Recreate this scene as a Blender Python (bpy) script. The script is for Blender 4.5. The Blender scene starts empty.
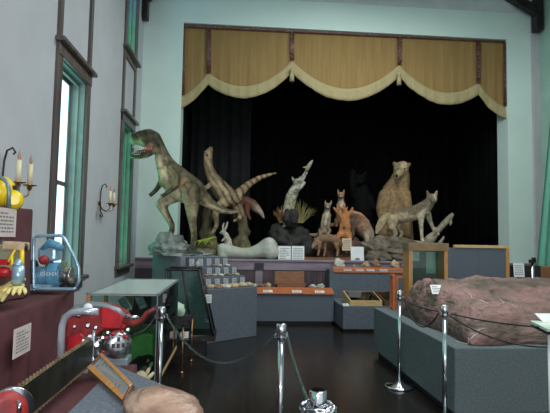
import bpy, bmesh, math, random
import numpy as np
from mathutils import Vector, Matrix, noise, Quaternion
random.seed(4)
S = bpy.context.scene
COL = S.collection
V = Vector
PI = math.pi

# ------------------------------------------------------------------ camera
F, YAW, PITCH, ROLL = 490.0, .079, .0655, .0186
CAM = V((0, 0, 1.52))
def basis():
    cy, sy, cp, sp = math.cos(YAW), math.sin(YAW), math.cos(PITCH), math.sin(PITCH)
    w = V((sy*cp, cy*cp, sp)); r0 = V((cy, -sy, 0)); u0 = r0.cross(w)
    c, s = math.cos(ROLL), math.sin(ROLL)
    return c*r0 + s*u0, -s*r0 + c*u0, w
BR, BU, BW = basis()
def ray(px, py): return BW + (px-275)/F*BR + (206.5-py)/F*BU
def at(px, py, Y):                       # point of the room at depth Y
    r = ray(px, py); return CAM + r*(Y/r.y)
def atz(px, py, z):
    r = ray(px, py); return CAM + r*((z-CAM.z)/r.z)
def atx(px, py, x):
    r = ray(px, py); return CAM + r*(x/r.x)
cd = bpy.data.cameras.new('camera'); cam = bpy.data.objects.new('camera', cd); COL.objects.link(cam)
m3 = Matrix((BR, BU, -BW)).transposed()
cam.matrix_world = Matrix.Translation(CAM) @ m3.to_4x4()
cd.sensor_width = 36; cd.lens = F/550*36; cd.clip_start = .05
S.camera = cam

# ------------------------------------------------------------------ materials
def newmat(name):
    m = bpy.data.materials.new(name); m.use_nodes = True
    nt = m.node_tree; return m, nt, nt.nodes['Principled BSDF'], nt.nodes, nt.links
def mat(name, c, c2=None, rough=.6, metal=0, scale=8, bump=0, bscale=None, stretch=None, detail=4, lo=.35, hi=.65, spec=.5, trans=0, coat=0):
    m, nt, b, N, L = newmat(name)
    b.inputs['Roughness'].default_value = rough; b.inputs['Metallic'].default_value = metal
    b.inputs['Specular IOR Level'].default_value = spec
    b.inputs['Transmission Weight'].default_value = trans
    b.inputs['Coat Weight'].default_value = coat
    tc = N.new('ShaderNodeTexCoord'); mp = N.new('ShaderNodeMapping')
    L.new(tc.outputs['Object'], mp.inputs['Vector'])
    if stretch: mp.inputs['Scale'].default_value = stretch
    nz = N.new('ShaderNodeTexNoise'); nz.inputs['Scale'].default_value = scale; nz.inputs['Detail'].default_value = detail
    L.new(mp.outputs[0], nz.inputs['Vector'])
    cr = N.new('ShaderNodeValToRGB'); c2 = c2 or tuple(x*.8 for x in c)
    cr.color_ramp.elements[0].position = lo; cr.color_ramp.elements[1].position = hi
    cr.color_ramp.elements[0].color = (*c2, 1); cr.color_ramp.elements[1].color = (*c, 1)
    L.new(nz.outputs['Fac'], cr.inputs['Fac']); L.new(cr.outputs['Color'], b.inputs['Base Color'])
    if bump:
        n2 = N.new('ShaderNodeTexNoise'); n2.inputs['Scale'].default_value = bscale or scale*3; n2.inputs['Detail'].default_value = 5
        L.new(mp.outputs[0], n2.inputs['Vector'])
        bp = N.new('ShaderNodeBump'); bp.inputs['Strength'].default_value = bump; bp.inputs['Distance'].default_value = .02
        L.new(n2.outputs['Fac'], bp.inputs['Height']); L.new(bp.outputs['Normal'], b.inputs['Normal'])
    return m
def attrmat(name, rough=.85, scale=14, amt=.35, bump=.5, stretch=(1,1,1)):
    m, nt, b, N, L = newmat(name); b.inputs['Roughness'].default_value = rough; b.inputs['Specular IOR Level'].default_value = .15
    a = N.new('ShaderNodeAttribute'); a.attribute_name = 'Col'
    tc = N.new('ShaderNodeTexCoord'); mp = N.new('ShaderNodeMapping'); mp.inputs['Scale'].default_value = stretch
    L.new(tc.outputs['Object'], mp.inputs['Vector'])
    nz = N.new('ShaderNodeTexNoise'); nz.inputs['Scale'].default_value = scale; nz.inputs['Detail'].default_value = 4
    L.new(mp.outputs[0], nz.inputs['Vector'])
    mr = N.new('ShaderNodeMapRange'); mr.inputs[1].default_value = .3; mr.inputs[2].default_value = .7
    mr.inputs[3].default_value = 1-amt; mr.inputs[4].default_value = 1+amt
    L.new(nz.outputs['Fac'], mr.inputs[0])
    mx = N.new('ShaderNodeVectorMath'); mx.operation = 'SCALE'
    L.new(a.outputs['Color'], mx.inputs[0]); L.new(mr.outputs[0], mx.inputs['Scale'])
    L.new(mx.outputs[0], b.inputs['Base Color'])
    bp = N.new('ShaderNodeBump'); bp.inputs['Strength'].default_value = bump; bp.inputs['Distance'].default_value = .015
    L.new(nz.outputs['Fac'], bp.inputs['Height']); L.new(bp.outputs['Normal'], b.inputs['Normal'])
    return m
def emis(name, c, s):
    m, nt, b, N, L = newmat(name); b.inputs['Base Color'].default_value = (*c, 1)
    b.inputs['Emission Color'].default_value = (*c, 1); b.inputs['Emission Strength'].default_value = s; return m
def glassmat(name, tint, ior=1.45):
    m, nt, b, N, L = newmat(name); N.remove(b)
    o = N['Material Output']; t = N.new('ShaderNodeBsdfTransparent'); t.inputs[0].default_value = (*tint, 1)
    g = N.new('ShaderNodeBsdfGlossy'); g.inputs['Roughness'].default_value = .03
    f = N.new('ShaderNodeFresnel'); f.inputs['IOR'].default_value = ior
    mx = N.new('ShaderNodeMixShader'); L.new(f.outputs[0], mx.inputs[0]); L.new(t.outputs[0], mx.inputs[1]); L.new(g.outputs[0], mx.inputs[2])
    L.new(mx.outputs[0], o.inputs['Surface']); return m
M = dict(
 plaster=mat('plaster_grey', (.54,.55,.59), (.50,.51,.55), rough=.85, scale=2.2, bump=.12, bscale=18),
 plaster2=mat('plaster_pale', (.68,.82,.77), (.64,.78,.73), rough=.8, scale=1.5, bump=.06, bscale=14),  # mint cast of the green window light is mixed into this plaster
 pilaster=mat('plaster_mauve', (.52,.50,.53), (.47,.45,.48), rough=.8, scale=3),
 greenlit=mat('plaster_greenlit', (.36,.56,.47), (.32,.50,.42), rough=.75, scale=3, bump=.05),  # green light from the windows painted into the wall colour
 ceil=mat('ceiling_board', (.62,.66,.66), (.56,.60,.60), rough=.8, scale=4),
 trim=mat('stained_trim', (.13,.105,.10), (.07,.055,.05), rough=.4, scale=9, stretch=(1,1,.15)),
 reveal=mat('greenlit_reveal', (.22,.30,.26), (.17,.24,.21), rough=.5, scale=6),  # green glow of the stained glass put into the reveal colour
 floor=mat('dark_floor', (.020,.016,.014), (.010,.008,.007), rough=.22, scale=5, stretch=(6,.5,1), bump=.05, bscale=4, spec=.45),
 black=mat('black_drape', (.006,.006,.007), (.003,.003,.003), rough=.95, scale=6, spec=.1),
 charcoal=mat('charcoal_drape',(.035,.038,.04),(.028,.03,.032),rough=.95,scale=5,spec=.1),
 blackp=mat('black_paint', (.012,.012,.013), rough=.4),
 stagefloor=mat('stage_boards', (.05,.035,.025), (.02,.015,.01), rough=.6, scale=6, stretch=(1,8,1)),
 bead=mat('beadboard_brown', (.11,.072,.085), (.06,.04,.048), rough=.4, scale=12, stretch=(1,1,.2)),
 ledge=mat('ledge_varnish', (.30,.24,.30), (.20,.15,.19), rough=.28, scale=10, stretch=(.2,1,1)),
 gold=mat('gold_velvet', (.30,.185,.062), (.25,.15,.048), rough=.8, scale=3, stretch=(6,1,.4), bump=.05),
 fringe=mat('fringe_gold', (.46,.37,.20), (.33,.26,.125), rough=.8, scale=90, stretch=(3,1,.1), bump=.3),
 cloth=mat('maroon_cloth', (.115,.035,.04), (.085,.025,.03), rough=.9, scale=5, bump=.15, bscale=90),
 carpet=mat('blue_grey_carpet', (.145,.17,.21), (.085,.10,.125), rough=.95, scale=70, bump=.4, bscale=140),
 carpetg=mat('green_grey_carpet', (.135,.168,.178), (.085,.11,.118), rough=.95, scale=70, bump=.4, bscale=140),
 carpetl=mat('lightened_grey_carpet', (.27,.28,.32), (.18,.19,.225), rough=.95, scale=70, bump=.4, bscale=140),  # carpet colour lightened to make up for light blocked at pedestal and case
 plinth=mat('black_plinth', (.012,.012,.013), rough=.6),
 orange=mat('orange_board', (.55,.17,.06), (.42,.12,.04), rough=.5, scale=6, stretch=(1,6,6)),
 oak=mat('oak_wood', (.62,.30,.10), (.45,.20,.06), rough=.4, scale=10, stretch=(6,6,1)),
 pine=mat('pine_wood', (.68,.48,.22), (.52,.35,.15), rough=.45, scale=10, stretch=(1,6,6)),
 dkwood=mat('dark_wood', (.16,.07,.035), (.09,.04,.02), rough=.45, scale=10, stretch=(6,6,1)),
 boxwood=mat('box_wood', (.28,.11,.045), (.18,.07,.03), rough=.5, scale=8, stretch=(1,6,6)),
 chrome=mat('chrome', (.75,.76,.80), (.6,.6,.65), rough=.12, metal=1),
 silver=mat('silver_tube',(.62,.66,.74),(.5,.54,.62),rough=.25,metal=.5),
 steel=mat('brushed_steel', (.55,.57,.60), (.35,.36,.38), rough=.3, metal=1, scale=20),
 brass=mat('copper_brass', (.55,.30,.14), (.35,.17,.08), rough=.3, metal=1),
 iron=mat('dark_iron', (.06,.05,.05), (.03,.025,.025), rough=.4, metal=.7),
 candle=mat('ivory_candle', (.85,.78,.55), (.75,.66,.45), rough=.5),
 bulb=mat('candle_bulb', (.75,.5,.4), (.6,.35,.28), rough=.15, trans=.4),
 white=mat('white_card', (.82,.84,.85), (.75,.77,.78), rough=.7),
 shadec=mat('shaded_card',(.42,.44,.47),(.36,.38,.41),rough=.7),  # white card darkened, the shade on the step cards put into the colour
 tan=mat('tan_card', (.70,.52,.33), (.62,.45,.28), rough=.7),
 pinkc=mat('pinkish_card', (.66,.58,.55), (.6,.52,.5), rough=.7),
 ink=mat('print_ink', (.22,.22,.25), rough=.8),
 yellow=mat('yellow_paint', (.95,.72,.02), (.85,.55,.01), rough=.35, scale=12),
 paleyel=mat('pale_yellow_leather', (.85,.78,.35), (.75,.62,.2), rough=.8, scale=14, bump=.4),
 cream=mat('cream_leather', (.68,.64,.40), (.5,.45,.25), rough=.8, scale=14, bump=.4),
 red=mat('red_paint', (.62,.02,.03), (.38,.01,.02), rough=.35, scale=9),
 redd=mat('worn_red_paint', (.40,.03,.03), (.16,.02,.02), rough=.5, scale=18),
 blue=mat('blue_enamel', (.16,.42,.60), (.09,.27,.42), rough=.3, scale=14),
 bluel=mat('pale_blue_metal', (.42,.62,.75), (.28,.45,.58), rough=.3, metal=.4, scale=14),
 olive=mat('olive_metal', (.30,.31,.18), (.18,.19,.10), rough=.5, scale=14),
 greyp=mat('grey_tube', (.26,.31,.33), (.18,.22,.24), rough=.35, metal=.3),
 rubber=mat('black_rubber', (.02,.02,.022), (.01,.01,.01), rough=.5),
 bar=mat('saw_bar', (.045,.05,.04), (.02,.025,.018), rough=.4, metal=.5, scale=9),
 teeth=mat('chain_teeth', (.42,.33,.2), (.25,.18,.1), rough=.4, metal=.6),
 greenb=mat('green_plastic', (.25,.55,.18), (.18,.42,.12), rough=.5),
 glass=glassmat('clear_glass', (.86,.95,.91)),
 glassd=glassmat('greenish_glass', (.70,.84,.78), 1.5),
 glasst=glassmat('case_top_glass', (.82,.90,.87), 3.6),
 platec=mat('grey_plaque', (.42,.45,.44), (.36,.39,.38), rough=.35, metal=.3),
 rose=mat('rose_stone', (.40,.27,.20), (.22,.125,.09), rough=.32, stretch=(1,1,3), scale=9, bump=.5, bscale=22, spec=.6),
 slab=mat('red_slab_rock', (.27,.15,.135), (.105,.08,.06), rough=.6, scale=2.6, bump=1, bscale=7, detail=9, stretch=(.7,1.2,2.2), lo=.4, hi=.6),
 vein=mat('white_vein', (.62,.52,.48), (.42,.30,.27), rough=.6, scale=20),
 fossil=mat('fossil_tan', (.60,.47,.30), (.38,.27,.16), rough=.8, scale=14, bump=.5),
 fossilw=mat('fossil_pale', (.66,.64,.58), (.45,.42,.36), rough=.8, scale=14, bump=.5),
 fossilb=mat('fossil_brown', (.30,.18,.11), (.18,.10,.06), rough=.8, scale=14, bump=.5),
 mint=mat('mint_stone', (.62,.74,.62), (.42,.56,.46), rough=.6, scale=9, bump=.4),
 bone=mat('cast_bone', (.56,.57,.50), (.42,.43,.36), rough=.6, scale=4, bump=.3, bscale=12),
 rockg=mat('moulded_grey_rock', (.30,.33,.31), (.15,.17,.16), rough=.6, scale=6, bump=.8, bscale=12, detail=8),
 rockb=mat('brown_rock', (.24,.19,.145), (.10,.08,.06), rough=.85, scale=7, bump=.8, bscale=16, detail=8),
 rockd=mat('dark_rock', (.045,.04,.038), (.018,.017,.016), rough=.85, scale=7, bump=.8, bscale=16),
 rockr=mat('rusty_rock', (.17,.085,.05), (.055,.035,.028), rough=.85, scale=6, bump=.8, bscale=16),
 stump=mat('stump_bark', (.22,.19,.10), (.09,.08,.045), rough=.9, scale=9, bump=.9, bscale=16, stretch=(1,1,.4)),
 drift=mat('driftwood', (.42,.35,.27), (.24,.19,.14), rough=.8, scale=12, bump=.5),
 grass=mat('dry_grass', (.42,.40,.16), (.30,.24,.10), rough=.8, scale=5),
 grasso=mat('rust_grass', (.44,.26,.10), (.30,.16,.06), rough=.8, scale=5),
 lizard=mat('lizard_green', (.42,.50,.08), (.25,.34,.04), rough=.6, scale=20),
 fur=attrmat('fur'), skin=attrmat('painted_hide', rough=.45, scale=16, amt=.22, bump=.25),
 eye=mat('glass_eye', (.01,.008,.006), rough=.1), nose=mat('black_nose', (.015,.012,.012), rough=.3),
 mouth=mat('red_mouth', (.50,.13,.13), (.32,.06,.06), rough=.3), tooth=mat('tooth', (.85,.82,.70), rough=.3),
 claw=mat('claw', (.06,.05,.04), rough=.3),
 rope=mat('black_rope', (.012,.012,.014), rough=.6), chain=mat('chain_links', (.16,.22,.18), (.10,.14,.12), rough=.3, metal=.9),
 gpanel=mat('green_netting', (.13,.38,.28), (.10,.31,.23), rough=.7, scale=20, stretch=(3,3,.3)),
)
for n_ in M['slab'].node_tree.nodes:
    if n_.type=='BUMP': n_.inputs['Distance'].default_value=.07
# glittering beaded trim
def beaded():
    m, nt, b, N, L = newmat('beaded_braid'); b.inputs['Roughness'].default_value = .5
    tc = N.new('ShaderNodeTexCoord'); v = N.new('ShaderNodeTexVoronoi'); v.inputs['Scale'].default_value = 32
    L.new(tc.outputs['Object'], v.inputs['Vector']); cr = N.new('ShaderNodeValToRGB')
    e = cr.color_ramp.elements; e[0].position = .12; e[0].color = (.55,.48,.36,1); e[1].position = .3; e[1].color = (.10,.035,.03,1)
    L.new(v.outputs['Distance'], cr.inputs['Fac']); L.new(cr.outputs['Color'], b.inputs['Base Color']); return m
M['braid'] = beaded()
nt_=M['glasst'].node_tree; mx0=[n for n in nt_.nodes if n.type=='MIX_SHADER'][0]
df=nt_.nodes.new('ShaderNodeBsdfDiffuse'); df.inputs[0].default_value=(.72,.82,.78,1)          # pale layer stands in for the bright wall reflected in the case top
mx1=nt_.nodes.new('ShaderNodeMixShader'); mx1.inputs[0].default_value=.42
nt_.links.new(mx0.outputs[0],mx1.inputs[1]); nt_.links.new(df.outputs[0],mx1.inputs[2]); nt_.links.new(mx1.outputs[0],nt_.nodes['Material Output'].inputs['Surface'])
# stained window glass lit from outside
def stained(name, cols, strength, zscale, axis='Z', lo=0):
    m, nt, b, N, L = newmat(name); b.inputs['Roughness'].default_value = .15
    tc = N.new('ShaderNodeTexCoord'); sp = N.new('ShaderNodeSeparateXYZ'); L.new(tc.outputs['Object'], sp.inputs[0])
    mr = N.new('ShaderNodeMapRange'); mr.inputs[1].default_value = lo; mr.inputs[2].default_value = zscale
    L.new(sp.outputs[axis], mr.inputs[0]); cr = N.new('ShaderNodeValToRGB'); el = cr.color_ramp.elements
    el[0].position = cols[0][0]; el[0].color = (*cols[0][1], 1); el[1].position = cols[-1][0]; el[1].color = (*cols[-1][1], 1)
    for p, c in cols[1:-1]:
        x = el.new(p); x.color = (*c, 1)
    L.new(mr.outputs[0], cr.inputs['Fac'])
    L.new(cr.outputs['Color'], b.inputs['Emission Color']); L.new(cr.outputs['Color'], b.inputs['Base Color'])
    b.inputs['Emission Strength'].default_value = strength; return m
M['stainA'] = stained('stained_glass_daylight', [(0,(.02,.50,.25)),(.60,(.02,.55,.28)),(.66,(.35,.75,1)),(.80,(.75,.85,1)),(1,(.45,.85,.95))], 1.7, .38, 'Y', -.38)
M['stainG'] = stained('green_stained_glass', [(0,(.10,.75,.45)),(.5,(.03,.55,.30)),(1,(.05,.62,.42))], 1.5, 2.5)
M['stainU'] = stained('blue_green_stained_glass', [(0,(.12,.75,.30)),(.30,(.10,.72,.42)),(.55,(.10,.55,.60)),(.8,(.12,.28,.80)),(1,(.2,.4,.85))], 1.5, 1.6)

# ------------------------------------------------------------------ mesh helpers
def wloc(o):
    p = V((0,0,0))
    while o: p += o.location; o = o.parent
    return p
class MB:
    def __init__(s): s.v = []; s.f = []; s.sm = []
    def add(s, vs, fs, smooth=False):
        k = len(s.v); s.v += [V(v) for v in vs]; s.f += [tuple(i+k for i in f) for f in fs]; s.sm += [smooth]*len(fs); return s
    def hexa(s, c8):      # bottom 4 ccw, top 4 ccw
        return s.add(c8, [(0,3,2,1),(4,5,6,7),(0,1,5,4),(1,2,6,5),(2,3,7,6),(3,0,4,7)])
    def box(s, c, d, R=None):
        c = V(c); x,y,z = d[0]/2, d[1]/2, d[2]/2
        p = [V(q) for q in ((-x,-y,-z),(x,-y,-z),(x,y,-z),(-x,y,-z),(-x,-y,z),(x,-y,z),(x,y,z),(-x,y,z))]
        if R is not None: p = [R @ q for q in p]
        return s.hexa([c+q for q in p])
    def bb(s, x0,x1,y0,y1,z0,z1): return s.box(((x0+x1)/2,(y0+y1)/2,(z0+z1)/2),(x1-x0,y1-y0,z1-z0))
    def quadslab(s, a,b,c,d,t):       # slab with front corners abcd, thickness vector t
        a,b,c,d,t = map(V,(a,b,c,d,t)); return s.hexa([a+t,b+t,c+t,d+t,a,b,c,d])
    def tube(s, pts, r, n=8, cap=True, flat=None):
        pts = [V(p) for p in pts]; rs = r if isinstance(r,(list,tuple)) else [r]*len(pts)
        vs = []; fs = []; up = None
        for i,p in enumerate(pts):
            t = (pts[min(i+1,len(pts)-1)]-pts[max(i-1,0)]).normalized()
            if up is None:
                up = V((0,0,1)) if abs(t.z)<.9 else V((1,0,0))
            up = (up - t*up.dot(t)).normalized(); sd = t.cross(up)
            for k in range(n):
                a = 2*PI*k/n; vs.append(p + (up*math.cos(a)*(flat or 1)+sd*math.sin(a))*rs[i])
        for i in range(len(pts)-1):
            for k in range(n): fs.append((i*n+k,i*n+(k+1)%n,(i+1)*n+(k+1)%n,(i+1)*n+k))
        s.add(vs, fs, True)
        if cap:
            k0 = len(s.v)-len(vs); s.f.append(tuple(k0+k for k in range(n-1,-1,-1))); s.sm.append(False)
            s.f.append(tuple(k0+(len(pts)-1)*n+k for k in range(n))); s.sm.append(False)
        return s
    def cyl(s, a, b, r, n=16, r2=None): return s.tube([a,b],[r, r if r2 is None else r2], n)
    def lathe(s, c, prof, n=24, axis=None):
        c = V(c); Q = V((0,0,1)).rotation_difference(V(axis)) if axis is not None else None
        vs = []; fs = []
        for (r,z) in prof:
            for k in range(n):
                a = 2*PI*k/n; q = V((r*math.cos(a), r*math.sin(a), z)); vs.append(c+(Q@q if Q else q))
        for i in range(len(prof)-1):
            for k in range(n): fs.append((i*n+k,i*n+(k+1)%n,(i+1)*n+(k+1)%n,(i+1)*n+k))
        s.add(vs, fs, True); k0 = len(s.v)-len(vs)
        s.f.append(tuple(k0+k for k in range(n-1,-1,-1))); s.sm.append(False)
        s.f.append(tuple(k0+(len(prof)-1)*n+k for k in range(n))); s.sm.append(False); return s
    def ell(s, c, r, n=12, R=None):
        c = V(c); r = (r,r,r) if isinstance(r,(int,float)) else r
        vs = [];fs = []; m_ = n//2
        for i in range(m_+1):
            th = PI*i/m_
            for k in range(n):
                a = 2*PI*k/n; q = V((r[0]*math.sin(th)*math.cos(a), r[1]*math.sin(th)*math.sin(a), r[2]*math.cos(th)))
                vs.append(c+(R@q if R is not None else q))
        for i in range(m_):
            for k in range(n): fs.append((i*n+k,(i+1)*n+k,(i+1)*n+(k+1)%n,i*n+(k+1)%n))
        return s.add(vs, fs, True)
    def build(s, name, m, parent=None, bevel=0, loc=None):
        me = bpy.data.meshes.new(name)
        if parent is not None: off = wloc(parent)
        elif loc is not None: off = V(loc)
        else:
            xs = [v.x for v in s.v]; ys = [v.y for v in s.v]; zs = [v.z for v in s.v]
            off = V(((min(xs)+max(xs))/2,(min(ys)+max(ys))/2,min(zs)))
        me.from_pydata([tuple(v-off) for v in s.v], [], s.f)
        for p, q in zip(me.polygons, s.sm): p.use_smooth = q
        me.materials.append(M[m] if isinstance(m,str) else m); me.update()
        b = bmesh.new(); b.from_mesh(me); bmesh.ops.remove_doubles(b, verts=b.verts, dist=1e-6) if len(s.v) < 60000 else None
        bmesh.ops.recalc_face_normals(b, faces=b.faces); b.to_mesh(me); b.free()
        o = bpy.data.objects.new(name, me); COL.objects.link(o)
        if parent is not None: o.parent = parent
        else: o.location = off
        if bevel:
            mo = o.modifiers.new('bevel','BEVEL'); mo.width = bevel; mo.segments = 2; mo.limit_method = 'ANGLE'
        return o
def tag(o, label=None, cat=None, group=None, kind=None):
    if label: o['label'] = label
    if cat: o['category'] = cat
    if group: o['group'] = group
    if kind: o['kind'] = kind
    return o
def thing(name, loc, label, cat, group=None):
    o = bpy.data.objects.new(name, None); COL.objects.link(o); o.location = V(loc); o.empty_display_size = .1
    return tag(o, label, cat, group)
def struct(name, mb, m, parent=None, **k):
    o = mb.build(name, m, parent, **k)
    if parent is None: o['kind'] = 'structure'
    return o
def copy_tree(o, parent=None):
    c = o.copy(); COL.objects.link(c); c.parent = parent
    for ch in list(o.children): copy_tree(ch, c)
    return c
def rz(a): return Matrix.Rotation(a,3,'Z')
def rx(a): return Matrix.Rotation(a,3,'X')
def ry(a): return Matrix.Rotation(a,3,'Y')

def rockmb(c, r, seed=0, amp=.25, freq=1.6, sub=4, flatz=None, R=None):
    b = bmesh.new(); bmesh.ops.create_icosphere(b, subdivisions=sub, radius=1)
    mb = MB(); vs = []
    for v in b.verts:
        n = v.co.normalized(); o = V((seed*3.1, seed*1.7, seed*.9))
        d = 1 + amp*(noise.fractal(n*freq+o, 1., 2., 5)) + amp*.5*(noise.noise(n*freq*.6-o))
        p = V((n.x*r[0]*d, n.y*r[1]*d, n.z*r[2]*d))
        if R is not None: p = R@p
        if flatz is not None and p.z < flatz: p.z = flatz
        vs.append(V(c)+p)
    mb.add(vs, [tuple(v.index for v in f.verts) for f in b.faces], True); b.free(); return mb
def rock(name, c, r, m, label, cat='rock', **k):
    grp = k.pop('group', None)
    o = rockmb(c, r, **k).build(name, m); tag(o, label, cat, grp); return o

# bodies: overlapping spheres fused into one continuous skin
def blob(name, chains, Y, parent, material, voxel=.02, smooth=5, colfn=None, yflat=1.0):
    sph = []
    for ch in chains:
        pts = ch['p']; col = ch['c']
        for i in range(len(pts)-1):
            a, b_ = pts[i], pts[i+1]
            pa = at(a[0],a[1],Y+a[2]); pb = at(b_[0],b_[1],Y+b_[2]); ra = a[3]*Y/F; rb = b_[3]*Y/F
            L_ = (pb-pa).length; n = max(1, int(L_/(min(ra,rb)*.45+1e-4))+1); n = min(n, 26)
            ca = V(a[4] if len(a)>4 else col); cb = V(b_[4] if len(b_)>4 else col)
            for k in range(n+1):
                t = k/n; sph.append((pa.lerp(pb,t), ra*(1-t)+rb*t, ca.lerp(cb,t)))
    b = bmesh.new(); bmesh.ops.create_icosphere(b, subdivisions=2, radius=1)
    uv = [v.co.copy() for v in b.verts]; uf = [tuple(v.index for v in f.verts) for f in b.faces]; b.free()
    vs = []; fs = []
    for c, r, _ in sph:
        k = len(vs); vs += [tuple(c+V((q.x*r,q.y*r*yflat,q.z*r))) for q in uv]; fs += [tuple(i+k for i in f) for f in uf]
    me = bpy.data.meshes.new(name); me.from_pydata(vs, [], fs)
    t = bpy.data.objects.new('tmp', me); COL.objects.link(t)
    mo = t.modifiers.new('r','REMESH'); mo.mode = 'VOXEL'; mo.voxel_size = voxel
    ms = t.modifiers.new('s','SMOOTH'); ms.iterations = smooth; ms.factor = .5
    dg = bpy.context.evaluated_depsgraph_get(); dg.update()
    nm = bpy.data.meshes.new_from_object(t.evaluated_get(dg)); bpy.data.objects.remove(t); bpy.data.meshes.remove(me)
    nm.name = name
    P = np.array([tuple(v.co) for v in nm.vertices]); NN = np.array([tuple(v.normal) for v in nm.vertices])
    C = np.array([tuple(s[0]) for s in sph]); Rr = np.array([s[1] for s in sph]); K = np.array([tuple(s[2]) for s in sph])
    out = np.zeros((len(P),4)); out[:,3] = 1
    for i in range(0, len(P), 2000):
        d = np.abs(np.linalg.norm(P[i:i+2000,None]-C[None],axis=2)-Rr[None])+.004
        w = d**-4; out[i:i+2000,:3] = (w@K)/w.sum(1)[:,None]
    if colfn:
        for i in range(len(P)): out[i,:3] = colfn(V(P[i]), V(NN[i]), V(out[i,:3]))
    ca = nm.color_attributes.new('Col','FLOAT_COLOR','POINT'); ca.data.foreach_set('color', out.ravel())
    off = wloc(parent) if parent else V((0,0,0))
    nm.transform(Matrix.Translation(-off))
    for p in nm.polygons: p.use_smooth = True
    nm.materials.clear(); nm.materials.append(M[material])
    o = bpy.data.objects.new(name, nm); COL.objects.link(o)
    if parent: o.parent = parent
    return o
def dots(name, m, parent, lst):           # small round parts at pixel places, one mesh each
    for (px,py,Y,r) in lst:
        MB().ell(at(px,py,Y), r*Y/F, 10).build(name, m, parent)
def cone_part(name, m, parent, base, tip, r, label=None):
    o = MB().tube([base, V(base).lerp(V(tip),.5), tip],[r, r*.6, r*.08],8).build(name, m, parent)
    if label: o['label'] = label

# ------------------------------------------------------------------ room
XL, XR, YB, ZC, ZW = -1.92, 6.30, 9.7, 7.2, 6.40
struct('floor', MB().bb(XL-.4, XR+.3, -3, 14, -.1, 0), 'floor')
struct('ceiling', MB().bb(XL-.4, XR+.3, -3, YB+.4, ZC, ZC+.1).hexa([V((XL,YB-.45,ZC-.01)),V((XR,YB-.45,ZC-.01)),V((XR,YB,ZW)),V((XL,YB,ZW)),V((XL,YB-.45,ZC)),V((XR,YB-.45,ZC)),V((XR,YB,ZC)),V((XL,YB,ZC))]), 'ceil')
ox0 = at(181,110,YB).x; ox1 = at(508,140,YB).x; otop = at(345,31,YB).z
back = MB()
back.bb(XL, ox0, YB, YB+.42, 1.1, otop); back.bb(ox1, XR, YB, YB+.42, 1.1, otop); back.bb(XL, XR, YB, YB+.42, otop, ZC)
struct('wall_back', back, 'plaster2')
ml = at(533,100,YB-.05).x
struct('trim_5', MB().bb(ml, XR, YB-.08, YB, 1.1, ZC), 'pilaster')
struct('wall_right', MB().bb(XR, XR+.2, -3, YB+.4, 0, ZC), 'greenlit')
# left wall with window openings
wy = [(-.25,.55),(2.6,3.4),(5.31,6.2),(8.22,8.93)]
z0,z1,z2,z3 = 1.03, atx(59,36,XL+.1).z-.10, atx(122,31.5,XL+.1).z+.02, 8
lw = MB(); yp = -3
for a,b_ in wy:
    lw.bb(XL-.35, XL, yp, a, 0, ZC); lw.bb(XL-.35, XL, a, b_, 0, z0); lw.bb(XL-.35, XL, a, b_, z1, z2); yp = b_
lw.bb(XL-.35, XL, yp, YB+.42, 0, ZC)
struct('wall_left', lw, 'plaster')
def window(i, y0, y1, za, zb, gm, full=True):
    w = thing('window_%d'%i, (XL,(y0+y1)/2,za), None, None); w['kind'] = 'structure'
    cw = .13; f = MB()
    f.bb(XL, XL+.035, y0-cw, y0, za-.02, zb+cw if zb<ZC else ZC); f.bb(XL, XL+.035, y1, y1+cw, za-.02, zb+cw if zb<ZC else ZC)
    if zb < ZC:
        f.bb(XL, XL+.045, y0-cw, y1+cw, zb, zb+cw)
    f.build('window_casing','trim',w,bevel=.006)
    if zb < ZC: MB().bb(XL, XL+.10, y0-cw-.04, y1+cw+.04, zb+cw, zb+cw+.05).build('window_head','trim',w,bevel=.01)
    MB().bb(XL-.02, XL+.10, y0-cw-.04, y1+cw+.04, za-.05, za).build('window_sill','trim',w,bevel=.01)
    MB().bb(XL, XL+.03, y0-cw, y1+cw, za-.16, za-.05).build('window_apron','trim',w)
    zt = min(zb, ZC-.01); r = MB()
    for yy, s in ((y0,1),(y1,-1)):
        r.bb(XL-.3, XL, min(yy,yy+s*.012), max(yy,yy+s*.012), za, zt)
        r.bb(XL-.10, XL-.07, min(yy,yy+s*.035), max(yy,yy+s*.035), za, zt)
        r.bb(XL-.17, XL-.15, min(yy,yy+s*.03), max(yy,yy+s*.03), za, zt)
    r.bb(XL-.3, XL, y0, y1, za-.001, za+.012)
    if zb < ZC: r.bb(XL-.3, XL, y0, y1, zb-.012, zb); r.bb(XL-.10, XL-.07, y0, y1, zb-.05, zb)
    r.build('window_reveal','reveal',w)
    sh = MB(); xs = XL-.20
    sh.bb(xs, xs+.04, y0+.012, y0+.06, za+.012, zt); sh.bb(xs, xs+.04, y1-.06, y1-.012, za+.012, zt)
    sh.bb(xs, xs+.04, y0+.06, y1-.06, za+.012, za+.07)
    if zb < ZC: sh.bb(xs, xs+.04, y0+.06, y1-.06, zb-.06, zb-.012); zm=(za+zb)/2-.12; sh.bb(xs,xs+.05,y0+.06,y1-.06,zm,zm+.05)
    sa = sh.build('window_sash','trim',w)
    MB().bb(xs+.012, xs+.022, y0+.05, y1-.05, za+.05, zt-.02).build('window_pane', gm, sa)
for i,(a,b_) in enumerate(wy): window(i+1, a, b_, z0, z1, 'stainA' if i==2 else 'stainG')
for i,(a,b_) in enumerate(wy): window(i+5, a, b_, z2, z3, 'stainU')
# strips joining lower and upper windows
for i,(a,b_) in enumerate(wy):
    t = MB(); t.bb(XL, XL+.03, a-.13, a-.03, z1+.16, z2-.16); t.bb(XL, XL+.03, b_+.03, b_+.13, z1+.16, z2-.16)
    struct('trim_%d'%(i+1), t, 'trim')
struct('baseboard_left', MB().bb(XL, XL+.03, -3, YB, 0, .18), 'trim')
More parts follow.
